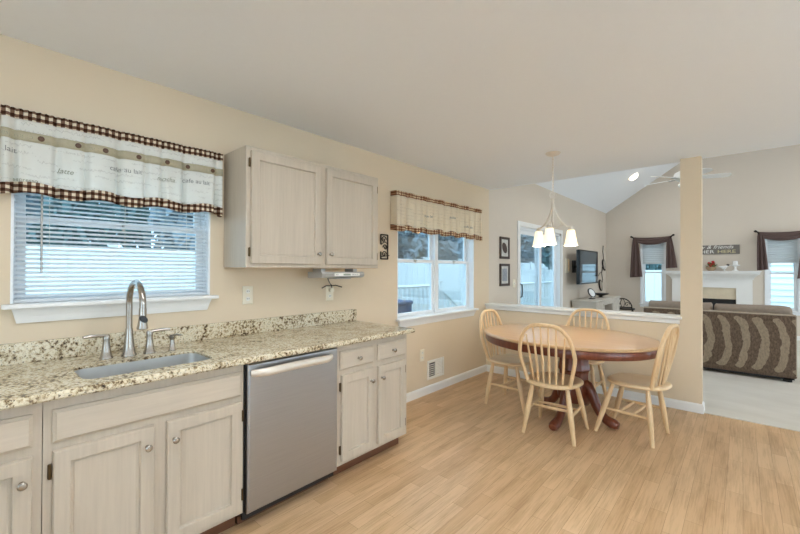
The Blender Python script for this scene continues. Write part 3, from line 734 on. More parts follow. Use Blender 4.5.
# ------------------------------------------------------------------ valances and blind
def valance(label, y0, y1, zt_, zb, mat, seed, nbut, words, out=.085, amp=.021, npl=8):
    rng = random.Random(seed); Lw = y1-y0
    pl = [(k+.5+rng.uniform(-.3, .3))/npl for k in range(npl)]
    ph = [rng.uniform(0, 6.28) for _ in range(5)]
    def fold(s):                                    # s: metres from the left end
        v = .5*sin(s*2*pi/.31+ph[0])+.35*sin(s*2*pi/.17+ph[1])+.2*sin(s*2*pi/.09+ph[2])
        for p in pl:
            q = (s/Lw-p)*Lw/.013
            v -= 1.9*math.exp(-q*q)
        return v
    def S(s, z, off=0):
        k = (zt_-z)/(zt_-zb)
        a = amp*(.25+.75*k)
        ruf = .35*amp*max(0, 1-k*6)*sin(s*2*pi/.022+ph[3])
        return Vector((WX+out+a*fold(s)+ruf+off, y0+s, z))
    R_ = .0
    def surf(za, zb_, off):
        def fn(a, b):
            s = a*(Lw+2*out)-out; z = zb_+(za-zb_)*b
            zz = z+((.009*sin(s*2*pi/.26+ph[4])+.22*amp*fold(s)*-1*.5) if z < zb+.1 else 0)
            if s < 0: return Vector((WX+.004+(out+s), y0, zz))+Vector((0, -off, 0)) if off else Vector((WX+.004+(out+s)*.95, y0, zz))
            if s > Lw: return Vector((WX+.004+(out-(s-Lw))*.95, y1+off, zz))
            p = S(s, z, off); p.z = zz; return p
        return fn
    t = thing('window_valance', label, 'valance', (WX+out/2, (y0+y1)/2, zb))
    n = int(Lw/.006)
    MB().grid(surf(zt_-.028, zb+.036, 0), n, 10).build('printed_panel', mat, t, True, auto=80)
    MB().grid(surf(zt_+.006, zt_-.040, .0025), n, 4).build('top_band', 'gingham' if nbut else 'gingham_small', t, True, auto=80)
    MB().grid(surf(zb+.05, zb-.002, .0025), n, 4).build('bottom_band', 'gingham' if nbut else 'gingham_small', t, True, auto=80)
    MB().tube([(WX+out*.55, y0+.01, zt_-.02), (WX+out*.55, y1-.01, zt_-.02)], .009, 8).tube([(WX+.002, y0+.02, zt_-.02), (WX+out*.55, y0+.02, zt_-.02)], .007, 6).tube([(WX+.002, y1-.02, zt_-.02), (WX+out*.55, y1-.02, zt_-.02)], .007, 6).build('curtain_rod', 'rod', t, True)
    rz = zt_-.115
    if nbut:
        MB().grid(surf(rz+.022, rz-.022, .002), n, 2).build('ribbon', 'ribbon', t, True, auto=80)
        for k in range(nbut):  # buttons along the ribbon
            s = Lw*(.135+.79*k/(nbut-1)) if nbut > 1 else Lw/2
            s += rng.uniform(-.02, .02); p = S(s, rz, .003)
            MB().lathe([(.0125, 0), (.0125, .003), (.010, .005), (.007, .004), (0, .004)], p, 12, (1, 0, 0)).build('button', 'button', t, True)
    for o in t.children:
        if o.name.split('.')[0] in ('printed_panel', 'top_band', 'bottom_band', 'ribbon'):
            q = o.modifiers.new('cloth_thickness', 'SOLIDIFY'); q.thickness = .0012; q.offset = 0
    for (txt, sz, sc, zc, ink, sh) in words:
        mb = MB(); text_into(mb, txt, sz, lambda a, b, dd: S(min(max(sc+a, 0), Lw), zc+b, .0022+dd), .0004, sh)
        mb.build('printed_word', ink, t)
    return t
valance('wide cream valance with gingham edging and buttons over the sink window', .1, 1.083, 2.083, 1.700, 'valance', 3, 7,
        [('cafe au lait', .034, .47, 1.885, 'ink', 0), ('cafe au lait', .034, .83, 1.885, 'ink', 0), ('lait', .034, .03, 1.895, 'ink', 0),
         ('espresso', .030, .05, 1.968, 'ink_light', .2), ('espresso', .030, .30, 1.968, 'ink_light', .2), ('espresso', .030, .93, 1.968, 'ink_light', .2),
         ('latte', .034, .22, 1.83, 'ink_light', .3), ('mocha', .034, .66, 1.87, 'ink_light', .3), ('espresso', .024, .08, 1.765, 'ink_light', 0)])
valance('smaller cream coffee print valance over the dining nook window', 2.745, 4.352, 2.112, 1.735, 'valance_small', 11, 0,
        [('cafe au lait', .036, .5, 1.92, 'ink', 0), ('mocha', .04, .95, 1.95, 'ink', .3), ('cafe au lait', .036, 1.3, 1.87, 'ink', 0)], amp=.026, npl=15)

bl = thing('mini_blind', 'white mini blind with thin slats lowered in the sink window', 'blind', (WX-.03, .59, 1.19))
mb = MB(); z = 1.222; by0, by1 = .150, 1.032; tilt = .50
while z < 1.985:
    cx = WX-.035; hw = .0125; mb.loops([[(cx-hw*cos(tilt), by0, z+hw*sin(tilt)), (cx, by0, z+.0022), (cx+hw*cos(tilt), by0, z-hw*sin(tilt)), (cx+hw*cos(tilt), by0, z-hw*sin(tilt)-.0008), (cx, by0, z+.0014), (cx-hw*cos(tilt), by0, z+hw*sin(tilt)-.0008)],
                                    [(cx-hw*cos(tilt), by1, z+hw*sin(tilt)), (cx, by1, z+.0022), (cx+hw*cos(tilt), by1, z-hw*sin(tilt)), (cx+hw*cos(tilt), by1, z-hw*sin(tilt)-.0008), (cx, by1, z+.0014), (cx-hw*cos(tilt), by1, z+hw*sin(tilt)-.0008)]]); z += .0225
mb.build('slats', 'blind', bl)
MB().box((WX-.05, by0, 1.1885), (WX-.02, by1, 1.206), .003).build('bottom_rail', 'blind', bl)
MB().box((WX-.055, by0, 1.985), (WX-.015, by1, 2.008), .003).build('headrail', 'blind', bl)
for yy in (.275, .59, .91): MB().tube([(WX-.021, yy, 1.2), (WX-.021, yy, 1.99)], .0009, 5).build('ladder_cord', 'white_plastic', bl)
MB().tube([(WX-.008, .245, 1.98), (WX-.006, .245, 1.335)], .0045, 6).build('tilt_wand', 'grey_plastic', bl, True)

# ------------------------------------------------------------------ things on the kitchen wall
vt = thing('wall_vent', 'white wall vent register just above the baseboard', 'vent', (WX, 3.49, .155))
mb = MB(); vy0, vy1, vz0, vz1 = 3.336, 3.646, .150, .358
mb.box((WX+.0005, vy0, vz0), (WX+.010, vy0+.03, vz1), .003).box((WX+.0005, vy1-.03, vz0), (WX+.010, vy1, vz1), .003).box((WX+.0005, vy0+.03, vz0), (WX+.010, vy1-.03, vz0+.03), .003).box((WX+.0005, vy0+.03, vz1-.03), (WX+.010, vy1-.03, vz1), .003).box((WX+.0005, 3.475, vz0+.03), (WX+.009, 3.492, vz1-.03))
mb.build('frame', 'white_plastic', vt)
MB().box((WX+.0005, vy0+.03, vz0+.03), (WX+.0015, 3.475, vz1-.03)).build('dark_opening', 'dark_slot', vt)
mb = MB()
for i in range(6): mb.box((WX+.002, vy0+.035, vz0+.042+i*.022), (WX+.007, 3.47, vz0+.050+i*.022))
for i in range(9): mb.prism([(0, 0), (.006, .010), (.006, .012), (0, .016)], lambda a, b, dd, i=i: (WX+.001+a, dd, vz0+.032+i*.016+b), 3.494, vy1-.031)
mb.build('louvres', 'white_plastic', vt)
# narrow wrought coffee sign beside the wall cabinet
ar = thing('metal_wall_art', 'narrow dark metal wall ornament between wall cabinet and nook window', 'wall art', (WX, 2.655, 1.45))
ax = WX+.009; R_ = MB(); y0, y1, z0, z1 = 2.605, 2.70, 1.455, 1.685
for p in (((ax, y0, z0), (ax, y0, z0+.07)), ((ax, y0, z1-.09), (ax, y0, z1)), ((ax, y1, z0), (ax, y1, z1)), ((ax, y0, z1), (ax, y1, z1)), ((ax, y0, z0), (ax, y1, z0))): R_.tube(p, .007, 6)
R_.build('frame', 'chrome_dark', ar)
mb = MB()
def spiral(cy, cz, r0, turns, fl=1):
    return [(ax, cy+fl*r0*(1-k/30)*cos(turns*2*pi*k/30), cz+r0*(1-k/30)*sin(turns*2*pi*k/30)) for k in range(28)]
mb.tube(spiral(2.645, 1.64, .034, 1.4), .005, 6).tube(spiral(2.665, 1.565, .03, 1.3, -1), .005, 6).tube(spiral(2.65, 1.50, .032, 1.4), .005, 6)
mb.tube([(ax, 2.605, 1.59), (ax, 2.66, 1.62), (ax, 2.70, 1.60)], .004, 6).tube([(ax, 2.60, 1.475), (ax, 2.72, 1.49)], .005, 6)
mb.build('scrolls', 'chrome_dark', ar, True)

# ------------------------------------------------------------------ dining set
TX, TY, TA, TB = -1.227, 3.675, .755, .615
tb = thing('dining_table', 'oval dining table with light oak top on a dark cherry pedestal', 'table', (TX, TY, 0))
mb = MB(); prof = [(-.012, .733), (0, .736), (.004, .743), (0, .752), (-.008, .7585), (-.016, .76)]
mb.loops([[(TX+(TA+i_)*cos(2*pi*k/72), TY+(TB+i_)*sin(2*pi*k/72), z) for k in range(72)] for i_, z in prof]); mb.build('tabletop', 'table_top', tb, True)
mb = MB(); n = 72
ring = lambda e_, z: [(TX+(TA-e_)*cos(2*pi*k/n), TY+(TB-e_)*sin(2*pi*k/n), z) for k in range(n)]
mb.loops([ring(.02, .733), ring(.012, .715), ring(.012, .685), ring(.022, .668), ring(.045, .668), ring(.045, .733)], True, False, False); mb.build('apron', 'cherry', tb, True)
mb = MB(); mb.box((TX-.36, TY-.05, .69), (TX+.36, TY+.05, .733)); mb.box((TX-.05, TY-.36, .69), (TX+.05, TY+.36, .733))
mb.build('cross_brace', 'cherry', tb)
QX, QY = TX+.055, TY+.07
MB().lathe([(.19, .69), (.19, .66), (.15, .645), (.135, .60), (.13, .52), (.14, .48), (.145, .45), (.13, .43), (.128, .36), (.142, .31), (.15, .26), (.145, .19), (.12, .15), (.06, .14)], (QX, QY, 0), 8).build('pedestal', 'cherry', tb, True, auto=30)
for a, R_ in ((-92, .47), (-13, .385), (90, .40), (160, .34)):
    ca, sa = cos(radians(a)), sin(radians(a)); P = lambda d_, z, w_: Vector((QX+ca*d_*R_/.445-sa*w_, QY+sa*d_*R_/.445+ca*w_, z))
    cen = [(.10, .31, .07, .036), (.16, .30, .066, .035), (.205, .24, .058, .034), (.24, .17, .052, .032), (.285, .105, .046, .032), (.34, .065, .043, .035), (.395, .048, .046, .042), (.44, .044, .042, .042), (.462, .040, .03, .03)]
    mb = MB(); rg = []
    for i, (d_, z, hh, w_) in enumerate(cen):
        i0, i1 = max(0, i-1), min(len(cen)-1, i+1); tx, tz = cen[i1][0]-cen[i0][0], cen[i1][1]-cen[i0][1]; l_ = math.hypot(tx, tz); nx_, nz_ = -tz/l_, tx/l_
        rg.append([P(d_+nx_*hh*cos(q)*.95, max(.001, z+nz_*hh*cos(q)*.95), w_*sin(q)) for q in [2*pi*k/10 for k in range(10)]])
    mb.loops(rg).build('foot', 'cherry', tb, True, auto=60)

def windsor_chair():
    t = thing('dining_chair', None, 'chair')
    # seat outline: rounded shield, slightly wider at the back third
    def so(a, e_=0):
        c, s_ = cos(a), sin(a); rx = .218-e_; ry = .222-e_
        k = 2.5; q = (abs(c)**k+abs(s_)**k)**(-1/k)
        x, y = rx*q*c, ry*q*s_
        if y > 0: x *= 1+.04*y/.2
        else: x *= 1-.10*(-y/.2)
        return x, y-.024
    n = 44; A = [2*pi*k/n for k in range(n)]
    def ring(e_, z, dish=0): return [(so(a, e_)[0], so(a, e_)[1], z-dish) for a in A]
    MB().loops([ring(.03, .418), ring(.012, .420), ring(0, .430), ring(0, .440), ring(.010, .449), ring(.03, .451), ring(.06, .449), ring(.11, .442), ring(.17, .440)]).build('seat', 'chair_seat', t, True, auto=50)
    legs = {}
    for sx in (-1, 1):
        for sy in (-1, 1):
            top = Vector((sx*.135, .125 if sy > 0 else -.125, .422)); bot = Vector((sx*.20, -.175 if sy < 0 else .242, .001))
            legs[sx, sy] = (top, bot)
            MB().tube([top.lerp(bot, q) for q in (0, .06, .2, .45, .62, .8, 1)], [.013, .016, .019, .0225, .021, .0175, .014], 12).build('leg', 'chair', t, True)
    def on(sx, sy, z): a, b = legs[sx, sy]; return a.lerp(b, (a.z-z)/(a.z-b.z))
    def bulge(a, b): return [a.lerp(b, q) for q in (0, .1, .35, .5, .65, .9, 1)]
    rr = [.008, .009, .012, .0135, .012, .009, .008]; S_ = {}
    for sx in (-1, 1):
        a, b = on(sx, -1, .205), on(sx, 1, .205); S_[sx] = (a, b); MB().tube(bulge(a, b), rr, 10).build('side_stretcher', 'chair', t, True)
    for q in (.36, .64):
        a, b = S_[-1][0].lerp(S_[-1][1], q), S_[1][0].lerp(S_[1][1], q); MB().tube(bulge(a, b), rr, 10).build('cross_stretcher', 'chair', t, True)
    # bent hoop back
    def back_y(z): return -.160-(z-.445)*.22
    hoop = []
    for k in range(41):
        a = pi*(k/40); c = cos(a); s_ = sin(a)
        zz = .445+.475*(s_**.62); w_ = .222 if True else 0
        wx = .165+(.222-.165)*min(1, (zz-.445)/.22)
        x = wx*(1 if c > 0 else -1)*abs(c)**.62 if abs(c) > 1e-6 else 0
        hoop.append((x, back_y(zz), zz))
    hoop[0] = (hoop[0][0], back_y(.44), .440); hoop[-1] = (hoop[-1][0], back_y(.44), .440)
    MB().tube(hoop, .0160, 10, flat=.95).build('back_hoop', 'chair', t, True)
    for i in range(6):
        q = (i-2.5)/2.5; x0 = q*.112; x1 = q*.150
        # top end on the hoop
        zt_ = max((z for (x, y, z) in hoop if abs(x) >= abs(x1)-.002), default=.9)
        zt_ = .445+.475*math.sqrt(max(0, 1-(abs(x1)/.222)**2.9)) if True else zt_
        p0, p1 = Vector((x0, -.195+.035*q*q, .440)), Vector((x1, back_y(zt_), zt_-.003))
        MB().tube([p0.lerp(p1, s_) for s_ in (0, .15, .4, .7, 1)], [.0065, .009, .0112, .0085, .006], 8).build('spindle', 'chair', t, True)
    return t
ch = windsor_chair(); chairs = []
for i, (x, y, rz, lab) in enumerate([(-1.178, 3.276, 3, 'light wood hoop-back chair with its back to the camera, in front of the table'),
                                    (-1.762, 3.69, -92, 'light wood hoop-back chair at the left end of the table, under the nook window'),
                                    (-.664, 3.70, 83, 'light wood hoop-back chair at the right end of the table, seen from its side'),
                                    (-1.255, 4.25, 180, 'light wood hoop-back chair behind the table, against the half wall')]):
    o = ch if i == 0 else copy_tree(ch)
    o.location = (x, y, 0); o.rotation_euler = (0, 0, radians(rz)); o['label'] = lab; o['group'] = 'chairs around the dining table'; chairs.append(o)

# ------------------------------------------------------------------ chandelier over the table
PXc, PYc = -1.312, 3.611
pd = thing('chandelier', 'three light satin nickel chandelier hanging over the dining table', 'chandelier', (PXc, PYc, H))
MB().lathe([(0, -.030), (.02, -.030), (.055, -.018), (.066, -.006), (.066, -.0005)], (PXc, PYc, H), 24).build('ceiling_canopy', 'nickel_bright', pd, True)
mb = MB(); z = H-.03; k = 0
while z > 2.075:
    pts = []
    for q in range(12):
        a = 2*pi*q/12; dx, dz = .007*cos(a), .017*sin(a)
        pts.append((PXc+(dx if k % 2 else 0), PYc+(0 if k % 2 else dx), z-.017+dz))
    mb.tube(pts, .0022, 5, closed=True); z -= .026; k += 1
mb.build('chain', 'nickel_bright', pd, True)
mb = MB(); mb.tube([(PXc+.030*cos(2*pi*q/20)*r2.x, PYc+.030*cos(2*pi*q/20)*r2.y, 2.045+.030*sin(2*pi*q/20)) for q in range(20)], .004, 6, closed=True)
mb.build('ring', 'nickel_bright', pd, True)
MB().lathe([(.004, 2.016), (.012, 2.012), (.016, 1.995), (.010, 1.98), (.014, 1.965), (.009, 1.94), (.008, 1.76), (.012, 1.752), (.014, 1.74), (.008, 1.728), (0, 1.725)], (PXc, PYc, 0), 14).build('stem', 'nickel_bright', pd, True)
for ang in (358.3, 118.3, 238.3):
    a = radians(ang); d_ = Vector((cos(a)*cos(YAW)-sin(a)*sin(YAW), cos(a)*sin(YAW)+sin(a)*cos(YAW), 0)); R0 = .165
    P = lambda rr_, z: Vector((PXc, PYc, z))+d_*rr_
    pth = [P(.008, 1.965), P(.016, 1.93), P(.035, 1.87), P(.07, 1.81), P(.11, 1.772), P(.145, 1.756), P(R0, 1.747)]
    am = MB().tube(pth, .0078, 8).tube([P(.008, 1.74), P(.05, 1.752), P(.085, 1.775), P(.11, 1.772)], .0045, 6).build('arm', 'nickel_bright', pd, True)
    MB().lathe([(.006, .03), (.020, .022), (.022, 0), (.026, -.012), (.020, -.014)], P(R0, 1.733), 14).build('socket', 'nickel_bright', am, True)
    sh = MB(); pr = [(.024, 1.726), (.033, 1.722), (.037, 1.70), (.043, 1.66), (.052, 1.61), (.061, 1.580), (.059, 1.580), (.049, 1.61), (.040, 1.66), (.034, 1.70), (.030, 1.718)]
    sh.lathe(pr, P(R0, 0), 24).build('lamp_shade', 'lamp_glass', am, True)
    l = bpy.data.lights.new('bulb_light', 'POINT'); l.energy = 5; l.color = (1, .87, .68); l.shadow_soft_size = .03
    lo = bpy.data.objects.new('bulb_light', l); lo.location = P(R0, 1.60); COL.objects.link(lo)

# ------------------------------------------------------------------ added ceiling lamps of the kitchen, all unseen
for (x, y, z, e), lab in zip(ADDED_LAMPS, ('added unseen white glass globe pendant at the right of the kitchen', 'added unseen white glass globe pendant behind the camera')):
    t = thing('added_pendant', lab, 'pendant lamp', (x, y, H)); MB().lathe([(.06, -.0005), (.06, -.02), (.02, -.03), (0, -.03)], (x, y, H), 20).build('ceiling_canopy', 'nickel', t, True)
    MB().tube([(x, y, H-.03), (x, y, z+.20)], .006, 8).build('stem', 'nickel', t, True)
    MB().lathe([(.05, z+.20), (.055, z+.17), (.05, z+.16)], (x, y, 0), 16).build('globe_holder', 'nickel', t, True)
    MB().lathe([(.045, .175), (.10, .15), (.16, .08), (.18, 0), (.16, -.08), (.10, -.15), (.03, -.178), (.03, -.176), (.098, -.147), (.157, -.078), (.177, 0), (.157, .078), (.098, .147), (.045, .172)], (x, y, z), 26).build('globe', 'globe_glass', t, True)

for i, (x, y) in enumerate(UNSEEN_CANS):
    t = thing('recessed_light', ('unseen recessed downlight nearest the sink window', 'added unseen recessed downlight in front of the wall cabinet')[i], 'ceiling light', (x, y, H))
    MB().lathe([(.075, -.0005), (.10, -.0005), (.098, -.005), (.075, -.008)], (x, y, H), 24).build('trim_ring', 'fan_white', t, True); MB().lathe([(.074, -.0005), (.074, -.006), (0, -.006)], (x, y, H), 24).build('lens', 'bulb', t)

# ------------------------------------------------------------------ family room
def picture(label, y0, y1, z0, z1, art):
    t = thing('framed_picture', label, 'picture', (WX, (y0+y1)/2, z0)); x = WX+.0008; fw = .035
    F = MB()
    for a, b in (((x, y0, z0), (x+.02, y0+fw, z1)), ((x, y1-fw, z0), (x+.02, y1, z1)), ((x, y0+fw, z0), (x+.02, y1-fw, z0+fw)), ((x, y0+fw, z1-fw), (x+.02, y1-fw, z1))): F.box(a, b, .003)
    F.build('frame', 'picture_frame', t)
    MB().box((x+.001, y0+fw-.002, z0+fw-.002), (x+.008, y1-fw+.002, z1-fw+.002)).build('mat_board', 'photo_paper', t)
    cy, cz = (y0+y1)/2, (z0+z1)/2; w_, h_ = (y1-y0)*.24, (z1-z0)*.28
    if art == 'oval': MB().lathe([(1, 0), (1, .002), (0, .002)], (x+.0082, cy, cz), 24, (1, 0, 0), w_*.9, h_*1.0).build('print', 'picture_frame', t)
    else: MB().box((x+.0082, cy-w_, cz-h_), (x+.010, cy+w_, cz+h_)).build('print', 'photo_dark', t)
picture('dark framed picture with an oval print, upper of the pair beside the patio door', 5.0, 5.292, 1.512, 1.826, 'oval')
picture('dark framed picture with a pale print, lower of the pair beside the patio door', 5.0, 5.298, 1.122, 1.442, 'rect')
wp = thing('wall_plaque', 'pale wall plaque with a dark rod between patio door and television', 'plaque', (WX, 7.79, 1.30))
MB().box((WX+.001, 7.70, 1.30), (WX+.014, 7.89, 1.575), .004).build('plate', 'ivory', wp)
MB().tube([(WX+.024, 7.85, 1.56), (WX+.024, 7.85, 1.33)], .011, 8).build('rod', 'cab_inside', wp, True)
# television
tv = thing('television', 'black flat television on a swing arm beside the patio door', 'television', (-2.3, 8.19, 1.08))
L_, R_ = Vector((-2.31, 7.74, 0)), Vector((-2.30, 8.93, 0)); dd = (R_-L_).normalized(); nn = Vector((dd.y, -dd.x, 0))
def tvbox(a0, a1, z0, z1, d0, d1, bev=0):
    mb = MB(); P = lambda a, z, dp_: L_+dd*a+nn*dp_+Vector((0, 0, z))
    mb.loops([[P(a0, z0, d0), P(a1, z0, d0), P(a1, z1, d0), P(a0, z1, d0)], [P(a0, z0, d1), P(a1, z0, d1), P(a1, z1, d1), P(a0, z1, d1)]]); return mb
wl = (R_-L_).length
tvbox(0, wl, 1.078, 1.745, -.06, 0).build('casing', 'black', tv); tvbox(.022, wl-.022, 1.110, 1.723, .0006, .003).build('screen', 'tv', tv)
mb = MB(); mb.box((WX+.001, 8.1, 1.3), (WX+.02, 8.3, 1.55), .003); mb.tube([(WX+.02, 8.2, 1.42), (-2.45, 8.12, 1.42), tuple(L_+dd*.47+nn*-.062+Vector((0, 0, 1.42)))], .018, 8); mb.build('wall_arm', 'black_rubber', tv)
# console table below
cs = thing('console_table', 'whitewashed console table with an open niche below the television', 'console table', (-2.32, 8.98, .006))
cy0, cy1, cx0, cx1 = 8.03, 9.92, WX+.02, -2.10
MB().box((cx0, cy0-.03, .735), (cx1+.02, cy1+.03, .765), .005).build('top', 'console', cs)
mb = MB()
for a, b in ((cy0, cy0+.04), (8.62, 8.65), (9.3, 9.33), (cy1-.04, cy1)): mb.box((cx0+.01, a, .006), (cx1, b, .735))
mb.box((cx0+.01, cy0+.04, .006), (cx0+.03, cy1-.04, .735)); mb.box((cx0+.03, cy0+.04, .08), (cx1, cy1-.04, .11)); mb.box((cx1-.02, 8.65, .64), (cx1, 9.3, .735)); mb.build('carcass', 'console', cs)
for a, b in ((cy0+.045, 8.615), (9.335, cy1-.045)):
    dr = MB().loops(rect((cx1-.015, a, .115), (0, 1, 0), (0, 0, 1), (1, 0, 0), b-a, .61, DOORP)).build('door', 'console', cs); MB().lathe([(.008, 0), (.014, .02), (0, .024)], (cx1+.003, b-.04 if a < 9 else a+.04, .45), 10, (1, 0, 0)).build('knob', 'iron', dr, True)
ov = thing('oval_mirror_stand', 'small oval white disc in a black rim standing on the console table', 'ornament', (-2.30, 8.42, .765))
MB().lathe([(.0, .01), (.09, .01), (.11, .012), (.11, -.006), (0, -.008)], (-2.30, 8.47, .89), 24, (.82, -.57, .06), .62, 1.0).build('rim', 'black', ov, True)
MB().lathe([(.0, .0165), (.086, .0165), (.089, .0105), (0, .0105)], (-2.30, 8.47, .89), 24, (.82, -.57, .06), .62, 1.0).build('disc', 'porcelain', ov, True)
MB().box((-2.34, 8.40, .765), (-2.24, 8.53, .782), .004).tube([(-2.31, 8.48, .78), (-2.315, 8.485, .80)], .01, 6).build('foot', 'black', ov)
bd = MB().lathe([(.05, 0), (.06, .008), (.03, .02), (.05, .035), (.13, .06), (.17, .085), (.165, .088), (.12, .066), (0, .045)], (-2.30, 9.15, .765), 20).build('black_dish', 'black', None, True)
tag(bd, 'low black dish on the console table, right of the oval disc', 'dish')
# wall vine with mirrors
vn = thing('wall_vine', 'dark metal vine with small oval mirrors on the wall near the corner', 'wall art', (WX, 10.3, .9)); vx = WX+.02
MB().tube([(vx, 10.36, 1.95), (vx, 10.33, 1.80), (vx, 10.40, 1.62), (vx, 10.30, 1.42), (vx, 10.22, 1.28), (vx, 10.30, 1.12), (vx, 10.16, .95)], .008, 6).tube([(vx, 10.25, 1.32), (vx, 10.05, 1.28), (vx, 9.95, 1.22)], .006, 6).tube([(WX+.001, 10.30, 1.42), (vx, 10.30, 1.42)], .006, 6).build('stem', 'iron', vn, True)
for (yy, zz) in ((10.42, 1.48), (10.12, .99)):
    MB().lathe([(0, 0), (1, 0), (1, .02), (.8, .02)], (WX+.012, yy, zz), 20, (1, 0, 0), .10, .17).build('mirror_frame', 'iron', vn, True); MB().lathe([(.8, 0), (.8, .003), (0, .003)], (WX+.0325, yy, zz), 20, (1, 0, 0), .10, .17).build('mirror', 'mirror', vn)
# scroll-back iron chair beside the console
sc = thing('iron_chair', 'black iron chair with a scrolled round back beside the console table', 'chair', (-2.07, 10.2, .006)); qx, qy = -2.08, 10.13
mb = MB(); mb.tube([(qx-.19*cos(pi*k/16), qy, .475+.22*sin(pi*k/16)) for k in range(17)], .012, 8).tube([(qx-.19, qy, .50), (qx+.19, qy, .50)], .01, 6); mb.build('back_frame', 'iron', sc, True)
mb = MB()
for s_ in (-1, 1):
    mb.tube([(qx+s_*(.09+.055*(1-k/26)*cos(k/3.2)), qy, .565+.055*(1-k/26)*sin(k/3.2)) for k in range(24)], .007, 6)
    mb.tube([(qx+s_*.02, qy, .50), (qx+s_*.05, qy, .60), (qx+s_*.01, qy, .693)], .007, 6)
mb.build('scrollwork', 'iron', sc, True)
MB().lathe([(.20, .43), (.215, .445), (.20, .46), (0, .465)], (qx, qy+.22, 0), 20).build('seat', 'iron', sc, True)
for s_ in (-1, 1):
    MB().tube([(qx+s_*.19, qy, .50), (qx+s_*.185, qy, .25), (qx+s_*.19, qy-.01, .007)], .011, 6).tube([(qx+s_*.19, qy, .45), (qx+s_*.15, qy+.1, .445)], .008, 6).build('leg', 'iron', sc, True); MB().tube([(qx+s_*.14, qy+.35, .44), (qx+s_*.17, qy+.40, .007)], .011, 6).build('leg', 'iron', sc, True)

# fireplace
fp_ = thing('fireplace', 'white fireplace surround with marble slips and a wide mantel shelf', 'fireplace', (-.52, 10.55, .006))
FYW = FY-.0008
mb = MB(); mb.box((-1.185, FYW-.13, .007), (-.905, FYW, 1.16)); mb.box((-.095, FYW-.13, .007), (.155, FYW, 1.16)); mb.box((-.905, FYW-.13, .99), (-.095, FYW, 1.16))
mb.box((-1.20, FYW-.145, .007), (-.89, FYW-.129, .14), .004); mb.box((-.11, FYW-.145, .007), (.17, FYW-.129, .14), .004)
mb.build('surround', 'trim', fp_)
pr = [(0, 1.16), (.145, 1.16), (.15, 1.19), (.165, 1.215), (.20, 1.25), (.235, 1.275), (.245, 1.305), (.245, 1.325), (.26, 1.325), (.26, 1.343), (0, 1.343)]
mb = MB(); rg = []
for d_, z in pr: rg.append([(-1.185-max(0, d_-.13), FYW-d_, z), (.155+max(0, d_-.13), FYW-d_, z)])
mb.loops([[q[0] for q in rg], [q[1] for q in rg]]); mb.build('mantel_shelf', 'trim', fp_)
mb = MB(); mb.box((-.904, FYW-.10, .75), (-.096, FYW, .989)); mb.box((-.904, FYW-.10, .007), (-.84, FYW, .75)); mb.box((-.16+.06, FYW-.10, .007), (-.096, FYW, .75)); mb.build('marble_slips', 'marble', fp_)
MB().box((-.84, FYW-.06, .02), (-.10, FYW, .749)).build('firebox', 'firebox', fp_)
mb = MB(); mb.box((-.84, FYW-.085, .70), (-.10, FYW-.061, .749), .003); mb.box((-.84, FYW-.085, .02), (-.80, FYW-.061, .70), .003); mb.box((-.14, FYW-.085, .02), (-.10, FYW-.061, .70), .003); mb.build('firebox_trim', 'black', fp_)
# items on the mantel
MZ = 1.343
fl = thing('flower_pot', 'small pot of red flowers and green leaves on the mantel', 'flower arrangement', (-.50, 10.56, MZ))
MB().lathe([(.05, 0), (.055, .01), (.085, .05), (.095, .085), (.088, .085), (.075, .06), (0, .06)], (-.50, 10.56, MZ), 18).build('pot', 'terracotta', fl, True)
rng = random.Random(5); mb = MB()
for i in range(46):
    a = rng.uniform(0, 6.28); el = rng.uniform(.1, 1.2); L0 = rng.uniform(.09, .145); dv = Vector((cos(a)*cos(el)*1.05, sin(a)*cos(el), sin(el))); p0 = Vector((-.50, 10.56, MZ+.07)); p1 = p0+dv*L0
    sd_ = dv.cross(Vector((0, 0, 1))).normalized()*.020; up_ = sd_.cross(dv).normalized()*.004
    mb.loops([[p0-sd_*.2, p0+up_, p0+sd_*.2, p0-up_], [p0.lerp(p1, .55)-sd_, p0.lerp(p1, .55)+up_, p0.lerp(p1, .55)+sd_, p0.lerp(p1, .55)-up_], [p1-sd_*.1, p1+up_*.2, p1+sd_*.1, p1-up_*.2]])
mb.build('leaves', 'leaf', fl)
mb = MB()
for i in range(9):
    p = Vector((-.50+rng.uniform(-.06, .06), 10.55+rng.uniform(-.08, .05), MZ+rng.uniform(.10, .23))); mb.lathe([(0, -.02), (.022, -.012), (.033, .006), (.022, .02), (.010, .012), (0, .016)], p, 9, (rng.uniform(-.5, .5), -.6, .6))
mb.build('blossoms', 'red_flower', fl, True)
fg = thing('bird_figurine', 'small white and black bird figurine on the mantel', 'figurine', (-.285, 10.56, MZ))
mb = MB(); c = Vector((-.285, 10.56, MZ+.075)); mb.loops([[c+Vector((q, -r_*cos(a), z+r_*sin(a)*1.0)) for a in [2*pi*k/12 for k in range(12)]] for q, r_, z in ((-.095, .004, .02), (-.06, .018, .01), (-.02, .038, -.005), (.02, .040, .0), (.045, .028, .022), (.06, .026, .040), (.078, .018, .046), (.098, .003, .042))])
mb.build('body', 'porcelain', fg, True)
MB().lathe([(0, 0), (.03, 0), (.032, .006), (.008, .012), (.008, .05), (0, .05)], (-.28, 10.56, MZ), 12).build('stand', 'porcelain', fg, True)
MB().lathe([(0, -.027), (.028, -.01), (.029, .01), (0, .024)], (-.225, 10.56, MZ+.122), 10).build('head_cap', 'black', fg, True)
cp = thing('candle_pedestal', 'white pedestal candle holder, rightmost ornament on the mantel', 'candle holder', (-.11, 10.56, MZ))
MB().lathe([(.055, 0), (.055, .01), (.028, .025), (.02, .06), (.022, .09), (.05, .105), (.078, .115), (.08, .128), (0, .128)], (-.11, 10.56, MZ), 18).build('pedestal', 'porcelain', cp, True)
